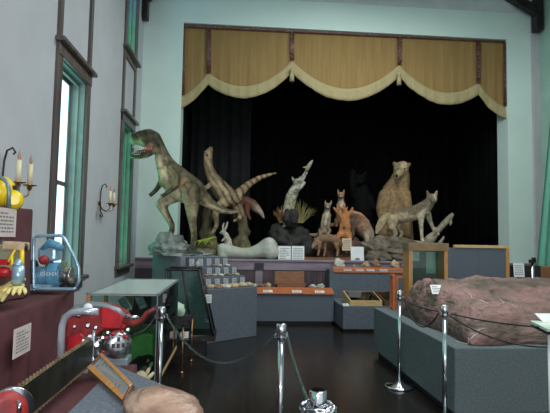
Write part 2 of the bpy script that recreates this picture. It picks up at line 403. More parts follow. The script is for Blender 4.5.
# stage
SZ = 1.10
struct('floor_stage', MB().bb(XL, XR, YB, 13.6, SZ-.1, SZ), 'stagefloor')
st = MB(); st.bb(XL, XR, YB, YB+.06, 0, SZ-.1)
x = XL
while x < XR-.05:
    st.bb(x+.006, x+.052, YB-.018, YB, .12, SZ-.20); x += .058
struct('wall_front_stage', st, 'bead')
struct('trim_6', MB().bb(XL, XR, YB-.035, YB+.02, SZ-.20, SZ-.03).bb(XL, XR, YB-.06, YB+.06, SZ-.03, SZ+.012), 'ledge', bevel=.006)
pl = at(259,268,YB).x
struct('trim_7', MB().bb(pl-.07, pl+.07, YB-.06, YB, 0, SZ-.20), 'ledge')
struct('trim_8', MB().bb(pl-.09, pl+.09, YB-.075, YB-.03, SZ-.20, SZ-.06), 'blackp')
struct('baseboard_stage', MB().bb(XL, XR, YB-.04, YB, 0, .12), 'trim')
# black drapes round the stage
def drape(name, pts, z0, z1, label, amp=.05, per=.28, m='black'):
    mb = MB(); P = [V(p) for p in pts]; s = 0; rows = []
    for i in range(len(P)-1):
        d = P[i+1]-P[i]; n = max(2,int(d.length/.05)); nn = V((-d.y,d.x,0)).normalized()
        for k in range(n+(i==len(P)-2)):
            t = s+d.length*k/n; rows.append(P[i]+d*(k/n)+nn*amp*(math.sin(t*2*PI/per)+.4*math.sin(t*2*PI/per*.37+1)))
        s += d.length
    vs = []; 
    for th in (0,.02):
        for zz in (z0,z1):
            for q in rows: vs.append(V((q.x,q.y+th,zz)))
    n = len(rows); fs = []
    for k in range(n-1):
        fs.append((k,k+1,n+k+1,n+k)); fs.append((2*n+k,3*n+k,3*n+k+1,2*n+k+1)); fs.append((k,2*n+k,2*n+k+1,k+1)); fs.append((n+k,n+k+1,3*n+k+1,3*n+k))
    mb.add(vs,fs,True); o = mb.build(name,m); return tag(o,label,'curtain')
drape('stage_curtain', [(XL+.3,13.2,0),(XR,13.2,0)], SZ, otop+.6, 'black cloth backdrop hung across the back of the stage')
drape('stage_curtain', [(ox1+.25,10.25,0),(ox1+.35,13.0,0)], SZ, otop+.6, 'black side drape hanging at the right of the stage opening')
drape('stage_curtain', [(ox0-.02,10.2,0),(ox0-.1,13.0,0)], SZ, otop+.6, 'black side drape hanging at the left of the stage opening')
drape('stage_curtain', [(P0:=at(190,180,12.4)).xy.to_3d(),at(250,180,12.4).xy.to_3d()], SZ, otop+.6, 'charcoal cloth panel hanging behind the two leftmost dinosaurs', m='charcoal')
struct('wall_stage_sides', MB().bb(XL,XL+.05,YB+.42,13.6,SZ,6.6).bb(XR-.02,XR+.1,YB+.42,13.6,SZ,6.6).bb(XL,XR,13.5,13.6,SZ,6.6).bb(XL,XR,YB+.42,13.6,6.5,6.6), 'blackp')
# truss brackets
def bracket(p0, p1, q0, q1, label, Y, seg2=True):
    t = thing('roof_bracket', at(p1[0],p1[1],Y), label, 'roof bracket')
    a = at(*p0,Y); b_ = at(*p1,Y); a.z = ZC
    R_ = .075
    MB().bb(b_.x-R_, b_.x+R_, Y-.09, YB-.081 if Y<YB-.09 else Y+.09, b_.z, ZC-.002).build('post','iron',t,bevel=.01)
    MB().lathe((b_.x,Y-.0,b_.z-.04),[(.02,0),(.06,.015),(.075,.04)],12).build('drop','iron',t)
    c = at(*q0,Y); d = at(*q1,Y); u = (d-c).normalized(); nn = V((0,1,0)).cross(u).normalized()*.085
    k = V((0,.14,0)); o = V((0,-.07,0)); c = c + u*((ZC-.01-c.z)/u.z if u.z else 0)
    c.z = ZC-.09
    MB().hexa([c-nn+o,d-nn+o,d-nn+o+k,c-nn+o+k,c+nn+o,d+nn+o,d+nn+o+k,c+nn+o+k]).build('brace','iron',t)
bracket((538,0),(538,31),(512,-4),(536,12),'dark timber roof bracket in the upper right corner of the room', YB-.2)
bracket((144,0),(144,19),(175,-30),(146,-2),'dark timber roof bracket in the upper left corner by the far window', YB-.2)

# ------------------------------------------------------------------ valance
YV = YB+.10
def bottom(px):          # lower edge of the fringe, in the valance's own run
    segs = [(180,109,208,85,4),(208,85,292,73,19),(292,73,399,77,26),(399,77,478,95,18),(478,95,509,120,6)]
    for a,ya,b_,yb,s in segs:
        if px <= b_: 
            t = (px-a)/(b_-a); return ya+(yb-ya)*t + s*4*t*(1-t)*(1 if s>8 else .8)
    return 120
vt = thing('stage_valance', (at(345,60,YV).x, YV, at(345,60,YV).z), 'gold scalloped valance with pale fringe across the top of the stage opening', 'curtain')
def vtop(px): return 23.8+ (px-181)*(39.5-24)/(508-181)
def strip(fn0, fn1, y0, name, m, amp, n=420, rows=14, xa=180.5, xb=508.5, thick=.02):
    mb = MB(); vs = []; fs = []
    for th in (0, thick):
        for j in range(rows+1):
            for i in range(n+1):
                px = xa+(xb-xa)*i/n; t = j/rows; py = fn0(px)*(1-t)+fn1(px)*t
                p = at(px, py, YV); w = .5*math.sin(px*.62+2*noise.noise(V((px*.03,0,0))))+.7*math.sin(px*.23+2)+.15*math.sin(px*1.3+1)
                p.y += y0 + amp*w*(.15+.85*t)+th; vs.append(p)
    W = n+1; o = (rows+1)*W
    for j in range(rows):
        for i in range(n):
            k = j*W+i; fs.append((k,k+1,k+W+1,k+W)); fs.append((o+k,o+k+W,o+k+W+1,o+k+1))
    for i in range(n):
        fs.append((i,o+i,o+i+1,i+1)); k = rows*W+i; fs.append((k,k+1,o+k+1,o+k))
    mb.add(vs,fs,True); return mb.build(name,m,vt)
strip(vtop, lambda x: bottom(x)-10, 0, 'valance_cloth','gold', .014)
strip(lambda x: bottom(x)-12, bottom, -.03, 'fringe','fringe', .020, rows=4, thick=.015)
strip(lambda x: vtop(x)-.3, lambda x: vtop(x)+4.2, -.05, 'top_braid','braid', .0, rows=1, n=40)
for a,w in ((183,4),(209.3,4),(292,4),(398.7,4),(477,4),(504,4)):
    strip(lambda x: vtop(x)+4.2, lambda x,a=a: bottom(a)-12, -.075, 'vertical_braid','braid', .0, rows=1, n=2, xa=a-w/2, xb=a+w/2)
for a in (292,399):
    p = at(a, bottom(a)-6, YV-.12); q = MB().lathe(p-V((0,0,.30)),[(.05,0),(.045,.12),(.03,.2),(.045,.22),(.035,.27),(.012,.30)],12).build('tassel','fringe',vt)

# ------------------------------------------------------------------ small repeated makers
def textbars(mb, o, ux, uy, n, w, h, rows, margin=.12, seed=1):
    r = random.Random(seed); rh = h*(1-2*margin)/rows
    for k in range(rows):
        y = h*(1-margin)-rh*(k+.7); x = w*margin; end = w*(1-margin)*(1 if r.random()<.7 else .7)
        while x < end:
            l = w*(.05+r.random()*.12); l = min(l, end-x)
            a = o+ux*x+uy*y+n*.0015; mb.add([a, a+ux*l, a+ux*l+uy*rh*.42, a+uy*rh*.42],[(0,1,2,3)]); x += l+w*.035
def card(c, w, h, yaw, tilt, label, cat='card', m='white', rows=5, group=None, name='label_card', thick=.004, picture=False):
    """card whose lower edge centre is c, turned by yaw about z and leaned back by tilt"""
    c = V(c); R = rz(yaw)@rx(-tilt); ux = R@V((1,0,0)); uy = R@V((0,0,1)); n = R@V((0,-1,0))
    t = thing(name, c, label, cat, group); a = c-ux*w/2
    sh = MB().quadslab(a, a+ux*w, a+ux*w+uy*h, a+uy*h, -n*thick).build('sheet', m, t)
    mb = MB(); textbars(mb, a, ux, uy, n, w, h, rows, seed=int(abs(c.x*977)+w*1000))
    if picture:
        mb = MB(); q=a+ux*w*.3+uy*h*.12+n*.0015; mb.add([q,q+ux*w*.4,q+ux*w*.35+uy*h*.12,q+ux*w*.2+uy*h*.16,q+ux*w*.02+uy*h*.1],[(0,1,2,3,4)])
    mb.build('printed_text','ink',sh); return t
def draped(name, x0,x1,y0,y1,zb,zt, label, amp=.035, seed=0, per=.21, m='cloth'):
    """cloth over a block: flat top, rounded rim, folds that deepen downwards"""
    loop = []; step = .03
    def side(a,b_,n):
        a=V(a);b_=V(b_); k=int((b_-a).length/step)
        for i in range(k): loop.append((a.lerp(b_,i/k), V(n)))
    side((x0,y0,0),(x1,y0,0),(0,-1,0)); side((x1,y0,0),(x1,y1,0),(1,0,0)); side((x1,y1,0),(x0,y1,0),(0,1,0)); side((x0,y1,0),(x0,y0,0),(-1,0,0))
    n = len(loop); lv = [(-.03,0),(-.008,0),(0,-.008),(.004,-.03)]
    H = zt-zb
    for k in range(1,15): lv.append((.004,-.03-(H-.03)*k/14))
    vs=[];fs=[]
    for li,(o,dz) in enumerate(lv):
        g = max(0,-dz-.03)/H
        for i,(p,nn) in enumerate(loop):
            s = i*step; w = math.sin(s*2*PI/per+1.5*math.sin(s*2.3+seed)+g*.8)+.5*math.sin(s*2*PI/per*.43+seed)
            w += .8*noise.noise(V((s*2.5,g*2.5,seed)))
            q = p+nn*(o+amp*w*g**.7 + .02*g); q.z = zt+dz + (.004*noise.noise(V((p.x*6,p.y*6,seed))) if li<2 else 0); vs.append(q)
    for l in range(len(lv)-1):
        for i in range(n): fs.append((l*n+i,l*n+(i+1)%n,(l+1)*n+(i+1)%n,(l+1)*n+i))
    mb = MB().add(vs,fs,True); mb.f.append(tuple(range(n))); mb.sm.append(False)
    c = mb.build(name,m); return tag(c,label,'tablecloth')

# ------------------------------------------------------------------ left side: draped tables
draped('tablecloth', -1.76,-1.21,1.2,3.86,.01,1.10,'maroon cloth over the long table along the left wall', seed=2)
draped('tablecloth', -1.78,-1.40,2.0,3.50,1.112,1.69,'maroon cloth over the raised box at the back of the long wall table', seed=5, amp=.012)
draped('tablecloth', -1.08,-.64,1.75,3.42,.01,.66,'maroon cloth over the low table carrying the big red chainsaw', seed=8, amp=.02)
card(V((-1.385,3.07,1.50)), .30,.175, PI/2, .0, 'pinkish typed sheet pinned high on the raised maroon box', m='pinkc', rows=6, name='typed_sheet')
a = atx(22.5,348,-1.165); card(V((-1.150,2.83,.86)), .215,.155, PI/2, 0, 'typed sheet pinned on the maroon cloth above the chainsaw bar', m='pinkc', rows=7, name='typed_sheet')

# yellow chainsaw on the raised box
def P(px,py,Y): return at(px,py,Y)
t = thing('chainsaw', (-1.5,3.25,1.695), 'bright yellow chainsaw with grey hoop handle on top of the raised maroon box', 'chainsaw')
Yy=3.25
MB().ell(P(3,192,Yy),(.075,.10,.10),16).ell(P(-6,196,Yy),(.10,.10,.08),16).build('engine_cover','yellow',t)
MB().ell(P(14,200,Yy-.03),(.055,.07,.065),14).cyl(P(14,200,Yy-.11),P(14,200,Yy-.09),.03,14).build('fuel_tank','yellow',t)
MB().tube([P(-14,208,Yy-.12),P(-14,185,Yy-.12),P(-8,178,Yy-.12),P(2,178,Yy-.12),P(7,182,Yy-.12),P(9,190,Yy-.12),P(8.5,208.5,Yy-.12)],.013,10).build('hoop_handle','greyp',t)
MB().cyl(P(15,186,Yy),P(17,207,Yy),.025,12).cyl(P(2,207,Yy),P(20,207,Yy),.012,10).build('muffler','rubber',t)

# old olive and yellow chainsaw with gloves, lower tier
t = thing('chainsaw', (-1.36,3.0,1.11), 'olive and red old chainsaw with pale fuel flask beside the blue pump', 'chainsaw')
Yy=3.0
MB().box(P(7,258,Yy),(.17,.14,.16),rz(.2)).build('crankcase','olive',t,bevel=.02)
MB().box(P(16,246,Yy-.02),(.12,.14,.05),rz(.15)@ry(.05)).build('air_filter','fossil',t,bevel=.012)
MB().cyl(P(18,284,Yy-.10),P(18,266,Yy-.10),.034,16).lathe(P(18,264,Yy-.10),[(.034,-.01),(.02,.01),(.012,.03)],14).build('fuel_flask','bluel',t)
MB().ell(P(2,272,Yy-.08),(.06,.04,.03),14).box(P(2,262,Yy-.09),(.07,.03,.03)).build('red_guard','red',t)
MB().cyl(P(12,256,Yy-.10),P(12,270,Yy-.11),.008,8).cyl(P(15,250,Yy-.09),P(8,262,Yy-.11),.006,8).cyl(P(22,250,Yy-.08),P(22,268,Yy-.08),.012,10).build('fuel_line','yellow',t)
MB().lathe(P(24,247,Yy-.05),[(.018,-.02),(.022,0),(.014,.02)],12).build('filler_cap','rubber',t)
MB().lathe(P(0,244,Yy),[(.03,-.02),(.035,.01),(.02,.03)],12).build('filler_cap','rubber',t)
def glove(name, c, yaw, label, m, s=1, tilt=0):
    R = rz(yaw)@ry(tilt); mb = MB(); c = V(c)
    q = lambda x,y,z: c+R@V((x*s,y*s,z*s))
    mb.tube([q(-.11,0,.02),q(-.07,0,.022),q(-.03,0,.024),q(.02,0,.022),q(.04,0,.02)],[.042*s,.036*s,.04*s,.045*s,.03*s],12,flat=.5)
    for i,(yo,l) in enumerate(((-.034,.065),(-.012,.08),(.011,.078),(.033,.06))):
        mb.tube([q(.02,yo,.02),q(.05,yo*1.25,.026),q(.04+l*.7,yo*1.4,.018),q(.04+l,yo*1.45,.010)],[.013*s,.0125*s,.012*s,.007*s],8)
    mb.tube([q(-.02,-.03,.02),q(.01,-.062,.02),q(.04,-.078,.012)],[.015*s,.014*s,.009*s],8)
    return tag(mb.build(name,m),label,'glove')
glove('work_glove', P(8,287,2.93)+V((0,0,-.03)), -1.9,'pale yellow work glove hanging over the table edge below the old chainsaw','paleyel',1.0,.5)
glove('work_glove', P(17,292,2.9), -1.2,'pale yellow work glove lying flat at the table edge, right of the other glove','paleyel',.9,.1)

# blue pump engine
t = thing('engine_pump', (-1.32,3.7,1.105), 'blue portable engine in a bent silver tube frame on the maroon table', 'engine')
Yy=3.7
def fr(dy): return [P(76,287,Yy+dy),P(79,281,Yy+dy),P(78.5,268,Yy+dy),P(75,258,Yy+dy),P(64,238,Yy+dy),P(61,235.5,Yy+dy),P(37,236,Yy+dy),P(34,238.5,Yy+dy),P(33.5,248,Yy+dy),P(33.5,287,Yy+dy),P(36,289,Yy+dy),P(74,289,Yy+dy),P(76,287,Yy+dy)]
MB().tube(fr(-.13),.012,10).build('tube_frame','bluel',t)
MB().tube(fr(.13),.012,10).cyl(P(36,289,Yy-.13),P(36,289,Yy+.13),.011,8).cyl(P(72,289,Yy-.13),P(72,289,Yy+.13),.011,8).build('rear_tube_frame','bluel',t)
MB().cyl(P(36,276,Yy-.03),P(61,276,Yy-.03),.062,20).cyl(P(50,274,Yy-.03),P(60,274,Yy-.03),.085,24).build('housing','blue',t,bevel=.004)
mb=MB()
for k in range(7): mb.cyl(P(37+k*2,276,Yy-.03),P(37.7+k*2,276,Yy-.03),.068,20)
mb.box(P(44,286,Yy-.03),(.16,.16,.035)); mb.build('cooling_fins','bluel',t)
MB().box(P(50,254,Yy),(.13,.14,.10)).build('fuel_tank','bluel',t,bevel=.02)
MB().tube([P(42,250,Yy-.05),P(50,243,Yy-.05),P(58,246,Yy-.05),P(63,249,Yy-.05)],[.02,.035,.03,.02],12).build('air_cleaner','blue',t)
MB().lathe(P(44,260,Yy-.12),[(.026,-.02),(.034,.0),(.03,.03),(.012,.045)],16,axis=(.15,-1,.1)).build('filler_cap','redd',t)
MB().lathe(P(28,272,Yy),[(.01,0),(.085,.005),(.085,.03),(.03,.04)],24,axis=(-1,-.2,0)).build('starter_wheel','blue',t)
MB().lathe(P(30,272,Yy+.02),[(.09,0),(.09,.03)],24,axis=(1,0,0)).build('flywheel_guard','rubber',t)
MB().cyl(P(61,276,Yy-.02),P(68,276,Yy-.02),.05,18).cyl(P(68,276,Yy-.02),P(72,276,Yy-.02),.062,18).build('pump_head','steel',t,bevel=.004)
MB().ell(P(66,270,Yy-.09),(.02,.02,.025),10).build('carburettor','olive',t)
MB().ell(P(70,280,Yy-.09),.016,10).build('valve','olive',t); MB().box(P(64,265,Yy-.06),(.03,.05,.05)).build('magneto','olive',t,bevel=.004)
MB().cyl(P(68,286,Yy-.03),P(85,279,Yy+.02),.008,8).cyl(P(60,287,Yy),P(70,285,Yy),.02,8).build('drain_pipe','rubber',t)
mb=MB(); r=random.Random(3)
for k in range(6):      # worn raised lettering on the housing, not legible in the photograph
    o = P(41+k*2.9,274,Yy-.118); mb.box(o,(.004,.003,.022)); 
    if k%2==0: mb.box(o+V((.006,0,.009)),(.010,.003,.004)); mb.box(o+V((.006,0,-.009)),(.010,.003,.004))
    else: mb.box(o+V((.006,0,0)),(.010,.003,.004))
mb.build('raised_lettering','white',t)

# wall sconces
def sconce(base, s, label):
    t = thing('wall_sconce', base, label, 'wall lamp', 'candle sconces on the left wall'); B = V(base)
    q = lambda x,y,z: B+V((x,y,z))*s
    MB().lathe(q(0,0,-.03),[(.035,0),(.03,.012),(.012,.02)],14,axis=(1,0,0)).tube([q(.02,0,-.16),q(.03,.0,-.20),q(.05,0,-.19),q(.045,0,-.16),q(.02,0,-.12),q(.015,0,0),q(.02,0,.12),q(.035,0,.19),q(.07,0,.21),q(.09,0,.18),q(.075,0,.165)],.007*s,8).build('backplate','iron',t)
    for sy in (-1,1):
        MB().tube([q(.02,0,-.02),q(.04,sy*.03,-.10),q(.10,sy*.06,-.13),q(.15,sy*.085,-.10),q(.155,sy*.09,-.04)],.006*s,8).build('arm','brass',t)
        dp = MB().lathe(q(.155,sy*.09,-.04),[(.008,-.035),(.02,-.02),(.022,0),(.055,.008),(.058,.014),(.02,.014)],18).build('drip_pan','brass',t)
        MB().cyl(q(.155,sy*.09,-.026),q(.155,sy*.09,.115),.0165*s,14).build('candle_sleeve','candle',dp)
        MB().lathe(q(.155,sy*.09,.115),[(.006,0),(.013,.02),(.012,.04),(.005,.065),(.001,.085)],12).build('flame_bulb','bulb',dp)
sconce((XL,4.13,at(12,178.5,4.1).z), 1.22, 'brass two-candle wall sconce left of the near window')
sconce((XL,7.02,at(101,201,7.02).z), 1.15, 'brass two-candle wall sconce between the two windows')

# ------------------------------------------------------------------ big red chainsaw
t = thing('chainsaw', (-.85,3.15,.665), 'large red two-man chainsaw with long dark bar and chrome handle, in the left foreground', 'chainsaw')
Yy=3.1
pa,pb = P(92,350,3.0), P(8,414,2.0)
d=(pb-pa).normalized(); u=V((0,0,1)); u=(u-d*u.dot(d)).normalized(); n_=d.cross(u)
def barpt(s,h): return pa+d*s+u*h
L_=(pb-pa).length
prof=[(0,-.055),(0,.055),(.06,.068),(L_*.5,.074),(L_*.92,.070),(L_*.98,.05),(L_,.02),(L_,-.02),(L_*.98,-.05),(L_*.92,-.070),(L_*.5,-.074),(.06,-.068)]
mb=MB(); k=len(prof); mb.add([barpt(*p)+n_*.006 for p in prof]+[barpt(*p)-n_*.006 for p in prof],[tuple(range(k)),tuple(range(2*k-1,k-1,-1))]+[(i,k+i,k+(i+1)%k,(i+1)%k) for i in range(k)])
mb.build('guide_bar','bar',t)
mb=MB()
for sgn in (1,-1):
    s=.05
    while s<L_*.97:
        h=sgn*.079; w=.010
        q=[barpt(s,h-.004*sgn),barpt(s+.016,h-.004*sgn),barpt(s+.014,h+.010*sgn),barpt(s+.004,h+.004*sgn)]
        mb.add([x+n_*.006 for x in q]+[x-n_*.006 for x in q],[(0,1,2,3),(7,6,5,4),(0,4,5,1),(1,5,6,2),(2,6,7,3),(3,7,4,0)]); s+=.034
    mb.tube([barpt(x,sgn*(.070 if 0<i<8 else .06)) for i,x in enumerate(np.linspace(.01,L_*.96,9))],.006,6)
mb.build('saw_chain','teeth',t)
# body
def poly(mb, pts, Y, dy):
    a=[P(x,y,Y) for x,y in pts]; b_=[P(x,y,Y)+V((0,dy,0)) for x,y in pts]; n=len(pts)
    mb.add(a+b_,[tuple(range(n)),tuple(range(2*n-1,n-1,-1))]+[(i,n+i,n+(i+1)%n,(i+1)%n) for i in range(n)]); return mb
poly(MB(),[(66,318),(70,309),(80,304),(95,304),(112,307),(124,314),(129,322),(124,330),(104,330),(92,338),(80,352),(66,354),(65,335)],Yy,.14).build('engine_cover','redd',t,bevel=.012)
poly(MB(),[(101,307),(108,307),(121,314),(124,322),(120,329),(101,328)],Yy-.02,.03).build('side_cover','red',t,bevel=.006)
poly(MB(),[(68,337),(80,333),(86,338),(78,351),(66,353)],Yy-.02,.03).build('lower_cover','red',t,bevel=.006)
MB().tube([P(70,314,Yy-.02),P(75,308,Yy-.01),P(88,304.5,Yy),P(103,305.5,Yy),P(118,310.5,Yy),P(128,320,Yy)],[.012,.017,.020,.020,.018,.012],12).build('shroud','greyp',t)
MB().tube([P(60.5,368,Yy-.12),P(61,340,Yy-.12),P(62,326,Yy-.12),P(65,317,Yy-.12),P(72,312.5,Yy-.12),P(84,311,Yy-.12),P(98,312,Yy-.12)],.021,12).cyl(P(60,368,Yy-.12),P(88,371,Yy-.12),.016,10).build('chrome_handle','silver',t)
fc=P(117,344,Yy-.03)
MB().lathe(fc,[(.085,0),(.085,.03),(.075,.052),(.05,.064),(.03,.067)],28,axis=(.35,-1,.05)).build('fan_cover','steel',t)
mb=MB(); ax=V((.35,-1,.05)).normalized(); ex=ax.cross(V((0,0,1))).normalized(); ez=ex.cross(ax)
for i in range(-2,3):
    for j in (-1,0,1):
        mb.box(fc+ax*(.064-.004*abs(i)-.005*abs(j))+ex*i*.028+ez*j*.036,(.018,.016,.026),Matrix((ex,-ax,ez)).transposed())
mb.build('vent_slots','rubber',t)
for px,py,r in ((90,337,.018),(97,345,.022),(92,354,.016),(103,338,.014),(96,328,.012),(88,326,.016),(79,315,.018),(108,333,.012),(128,330,.014),(84,341,.014),(75,327,.012)): MB().lathe(P(px,py,Yy-.07),[(r,0),(r,.02),(r*.6,.03)],10,axis=(.2,-1,.3)).build('bolt','steel',t)
MB().cyl(P(88,345,Yy-.08),P(102,340,Yy-.08),.012,8).build('pipe','steel',t)
MB().cyl(P(94,330,Yy-.08),P(92,356,Yy-.10),.010,8).cyl(P(92,356,Yy-.1),P(96,368,Yy-.1),.008,8).build('pipe','silver',t)
MB().box(P(92,346,Yy-.02),(.10,.05,.12)).build('cylinder_block','steel',t,bevel=.006); MB().box(P(113,360,Yy),(.2,.12,.05)).build('crankcase','greyp',t,bevel=.01)
MB().lathe(P(88,308,Yy-.04),[(.022,-.02),(.028,.0),(.026,.012),(.008,.016)],16,axis=(0,-1,.5)).build('filler_cap','white',t)
for px,py in ((106,338),(108,346),(103,352),(122,332),(126,337),(113,334)): MB().ell(P(px,py,Yy-.09),(.014,.01,.012),8).build('spark_fitting','red',t)
MB().tube([P(123,320,Yy),P(133,323,Yy),P(142,320,Yy),P(147,313,Yy-.02),P(156,308,Yy-.03)],[.022,.022,.018,.014,.012],10).build('rear_grip_arm','redd',t)
MB().cyl(P(125,316.5,Yy-.04),P(139,318,Yy-.04),.014,12).build('throttle_tube','chrome',t)
MB().tube([P(130,334,Yy),P(140,326,Yy),P(150,314,Yy-.02),P(157,306,Yy-.04)],.008,8).build('cable','rubber',t)
# helper handle at the bar tip
tc_=P(5,412,2.0)
MB().lathe(tc_,[(.03,-.02),(.075,-.015),(.078,.02),(.05,.035)],26,axis=(.55,-.8,.1)).build('tip_guard','redd',t)
MB().lathe(tc_+V((.01,.02,0)),[(.084,-.02),(.088,0),(.084,.012)],26,axis=(.55,-.8,.1)).tube([P(19,412,1.95),P(19.5,406,1.95),P(18,402,1.97)],.009,8).build('tip_rim','chrome',t)
MB().cyl(pa+V((.03,.05,-.115)),pa+V((.03,.05,-.03)),.02,10).cyl(P(66,352,Yy+.05),V((P(66,352,Yy+.05).x,Yy+.05,.668)),.018,10).build('stand_foot','steel',t)
t2 = MB()
for px,py in ((62.5,325),(61,344)): t2.cyl(P(px,py,Yy-.12)-V((0,0,.004)),P(px,py,Yy-.12)+V((0,0,.004)),.018,12)
t2.build('handle_clamp','rubber',t)

# ------------------------------------------------------------------ carpeted pedestal with plaque and stone
A,B,C,D = V((-.575,1.80,0)),V((-.56,2.46,0)),V((-.27,2.12,0)),V((-.22,1.62,0))
zt=V((0,0,.90)); mb=MB().hexa([A,D,C,B,A+zt,D+zt,C+zt,B+zt])
tag(mb.build('carpeted_pedestal','carpet',bevel=.01),'blue-grey carpeted pedestal under the framed plaque, bottom left','pedestal')
a,b_,c,d_ = atz(88,369,.91),atz(125,403,.91),atz(134,385.5,.965),atz(103,354.5,.965)
t=thing('plaque',((a+c)/2)-V((0,0,.06)),'wood-framed grey metal plaque with lines of text, tilted on the carpeted pedestal','plaque')
un=((b_-a).cross(d_-a)).normalized()
if un.z<0: un=-un
MB().quadslab(a,b_,c,d_,-un*.006+V((0,0,-.004))).build('backing_board','dkwood',t)
MB().hexa([V((a.x,a.y,.901)),V((b_.x,b_.y,.901)),V((c.x,c.y,.901)),V((d_.x,d_.y,.901)),a-un*.007,b_-un*.007,c-un*.007,d_-un*.007]).build('wedge_stand','dkwood',t)
def rail(p,q,w,h=.012): 
    dd=(q-p).normalized(); s=un.cross(dd).normalized()*w
    return MB().hexa([p,q,q+s,p+s,p+un*h,q+un*h,q+s+un*h,p+s+un*h])
e1=(b_-a).normalized(); e2=(d_-a).normalized()
for p,q,w,m_ in ((a,b_,.022,'oak'),(c,d_,.014,'oak'),(b_,c,.012,'dkwood'),(d_,a,.012,'dkwood')): rail(p,q,w).build('frame_rail',m_,t,bevel=.002)
i0=a+e1*.012+e2*.02+un*.004; w_=(b_-a).length-.024; h_=(d_-a).length-.034
def bq(u,v): return a.lerp(b_,u).lerp(d_.lerp(c,u),v)+un*.007
MB().quadslab(bq(.06,.22),bq(.94,.22),bq(.94,.86),bq(.06,.86),-un*.003).build('text_plate','platec',t)
mb2=MB()
for k in range(9):
    u0=.14+.08*k; v1=.78 if k%5 else .5
    q=[bq(u0,.30),bq(u0+.03,.30),bq(u0+.03,v1),bq(u0,v1)]; mb2.add([x+un*.0012 for x in q],[(0,1,2,3)])
mb2.build('engraved_text','ink',t)
rc=P(169,418,1.80); tag(rockmb((-.215,1.73,.912),(.165,.12,.08),seed=3,amp=.22,freq=1.0,flatz=-.012,R=rz(-.75)@ry(.25)).build('polished_stone','rose'),'glossy pinkish-brown layered stone resting at the pedestal edge, bottom centre-left','stone')

# ------------------------------------------------------------------ glass display case (near)
t=thing('display_case',(-.95,4.6,0),'long low glass display case with orange wooden corner posts along the left wall','display case')
x0,x1,y0,y1,zb,ztp=-1.17,-.61,4.04,5.48,.33,1.05
MB().bb(x0+.02,x1-.14,y0+.08,y1-.08,0,zb-.03).build('base','dkwood',t)
MB().bb(x0,x1,y0,y1,zb-.03,zb+.02).build('case_floor','pine',t,bevel=.005)
for xx,yy,m_ in ((x0,y0,'oak'),(x0,y1-.03,'oak'),(x0,(y0+y1)/2-.2,'pine')): MB().bb(xx,xx+.032,yy,yy+.03,zb+.02,ztp-.008).build('corner_post',m_,t)
MB().bb(x0+.04,x1-.01,y0,y0+.006,zb+.02,ztp-.008).build('end_pane','glassd',t)
MB().bb(x1-.006,x1,y0+.01,y1-.01,zb+.02,ztp-.008).build('side_pane','glassd',t)
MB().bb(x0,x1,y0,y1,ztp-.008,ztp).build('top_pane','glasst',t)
fr_=MB(); 
for xx in (x0,x1-.01): fr_.bb(xx,xx+.01,y0,y1,ztp,ztp+.008)
for yy in (y0,y1-.01): fr_.bb(x0,x1,yy,yy+.01,ztp,ztp+.008)
fr_.bb(x1-.008,x1,y0-.002,y0+.008,zb+.02,ztp).bb(x1-.008,x1,y1-.008,y1,zb+.02,ztp); fr_.build('metal_edging','greyp',t)
def inst(px,py,Y,label,tilt):
    c=P(px,py,Y); i=thing('instrument_case',c-V((0,0,.07)),label,'instrument')
    R=ry(tilt); MB().box(c,(.075,.03,.14),R).build('case_body','steel',i,bevel=.006)
    MB().box(c+V((0,-.017,.01)),(.05,.004,.05),R).build('screen','bluel',i); MB().box(c+R@V((0,-.017,-.045)),(.05,.004,.02),R).build('dial_plate','white',i)
inst(125.5,305,4.55,'small silver instrument with pale window inside the long glass case, nearest the red chainsaw',-.5)
inst(141,302,4.75,'small silver instrument leaning at the right inside the long glass case',-.45)
tag(MB().hexa([P(122,316,4.5),P(152,316,4.5),P(152,316,4.9),P(122,316,4.9),P(124,311,4.5),P(150,311,4.5),P(150,311,4.9),P(124,311,4.9)]).build('metal_block','iron'),'dark metal block inside the long glass case under the silver instruments','block')
tag(MB().box((-.86,4.62,.52),(.34,.5,.32)).build('green_box','greenb',bevel=.02),'bright green box inside the long glass case','box')
rock('dark_stone',(-.72,4.16,.45),(.11,.12,.10),'rockd','dark lumpy stone on the floor of the long glass case',seed=4,sub=3)
glove('work_glove', V((-.72,4.05,.39)), 1.3,'cream leather glove standing at the near end of the long glass case','cream',1.25,-1.0)

# tall sloped case behind
t=thing('display_case',(-.6,6.5,0),'dark-framed glass case with a sloping right side behind the long glass case','display case')
Yf,Yr=6.4,6.85
tl,tr,br_,bl=P(166,270,Yf),P(199,270,Yf),P(213,337,Yf),P(166,341,Yf)
tl.z=tr.z; bl.z=br_.z=.26; bl.x=tl.x
k=V((0,Yr-Yf,0)); w=.02
mb=MB()
for p,q in ((tl,tr),(tr,br_),(br_,bl),(bl,tl)):
    mb.cyl(p,q,.014,6); mb.cyl(p+k,q+k,.014,6)
for p in (tl,tr,br_,bl): mb.cyl(p,p+k,.014,6)
m1=tl.lerp(tr,.5); mb.cyl(m1,P(193,338,Yf),.014,6); mb.build('metal_frame','iron',t)
mb=MB().quadslab(bl,br_,tr,tl,V((0,.006,0))); mb.build('front_pane','glassd',t)
MB().quadslab(br_,br_+k,tr+k,tr,V((-.006,0,0))).build('sloping_pane','glassd',t)
MB().bb(bl.x-.02,br_.x+.03,Yf-.03,Yr+.03,.20,.26).build('case_floor','iron',t)
MB().bb(bl.x+.05,br_.x-.1,Yf+.05,Yr-.05,0,.20).build('base','plinth',t)
MB().quadslab(bl+k,br_+k,tr+k,tl+k,V((0,.01,0))).build('back_panel','carpetl',t)
card(V((-.34,6.55,.66)),.09,.11,0,.1,'pale card inside the sloping glass case')

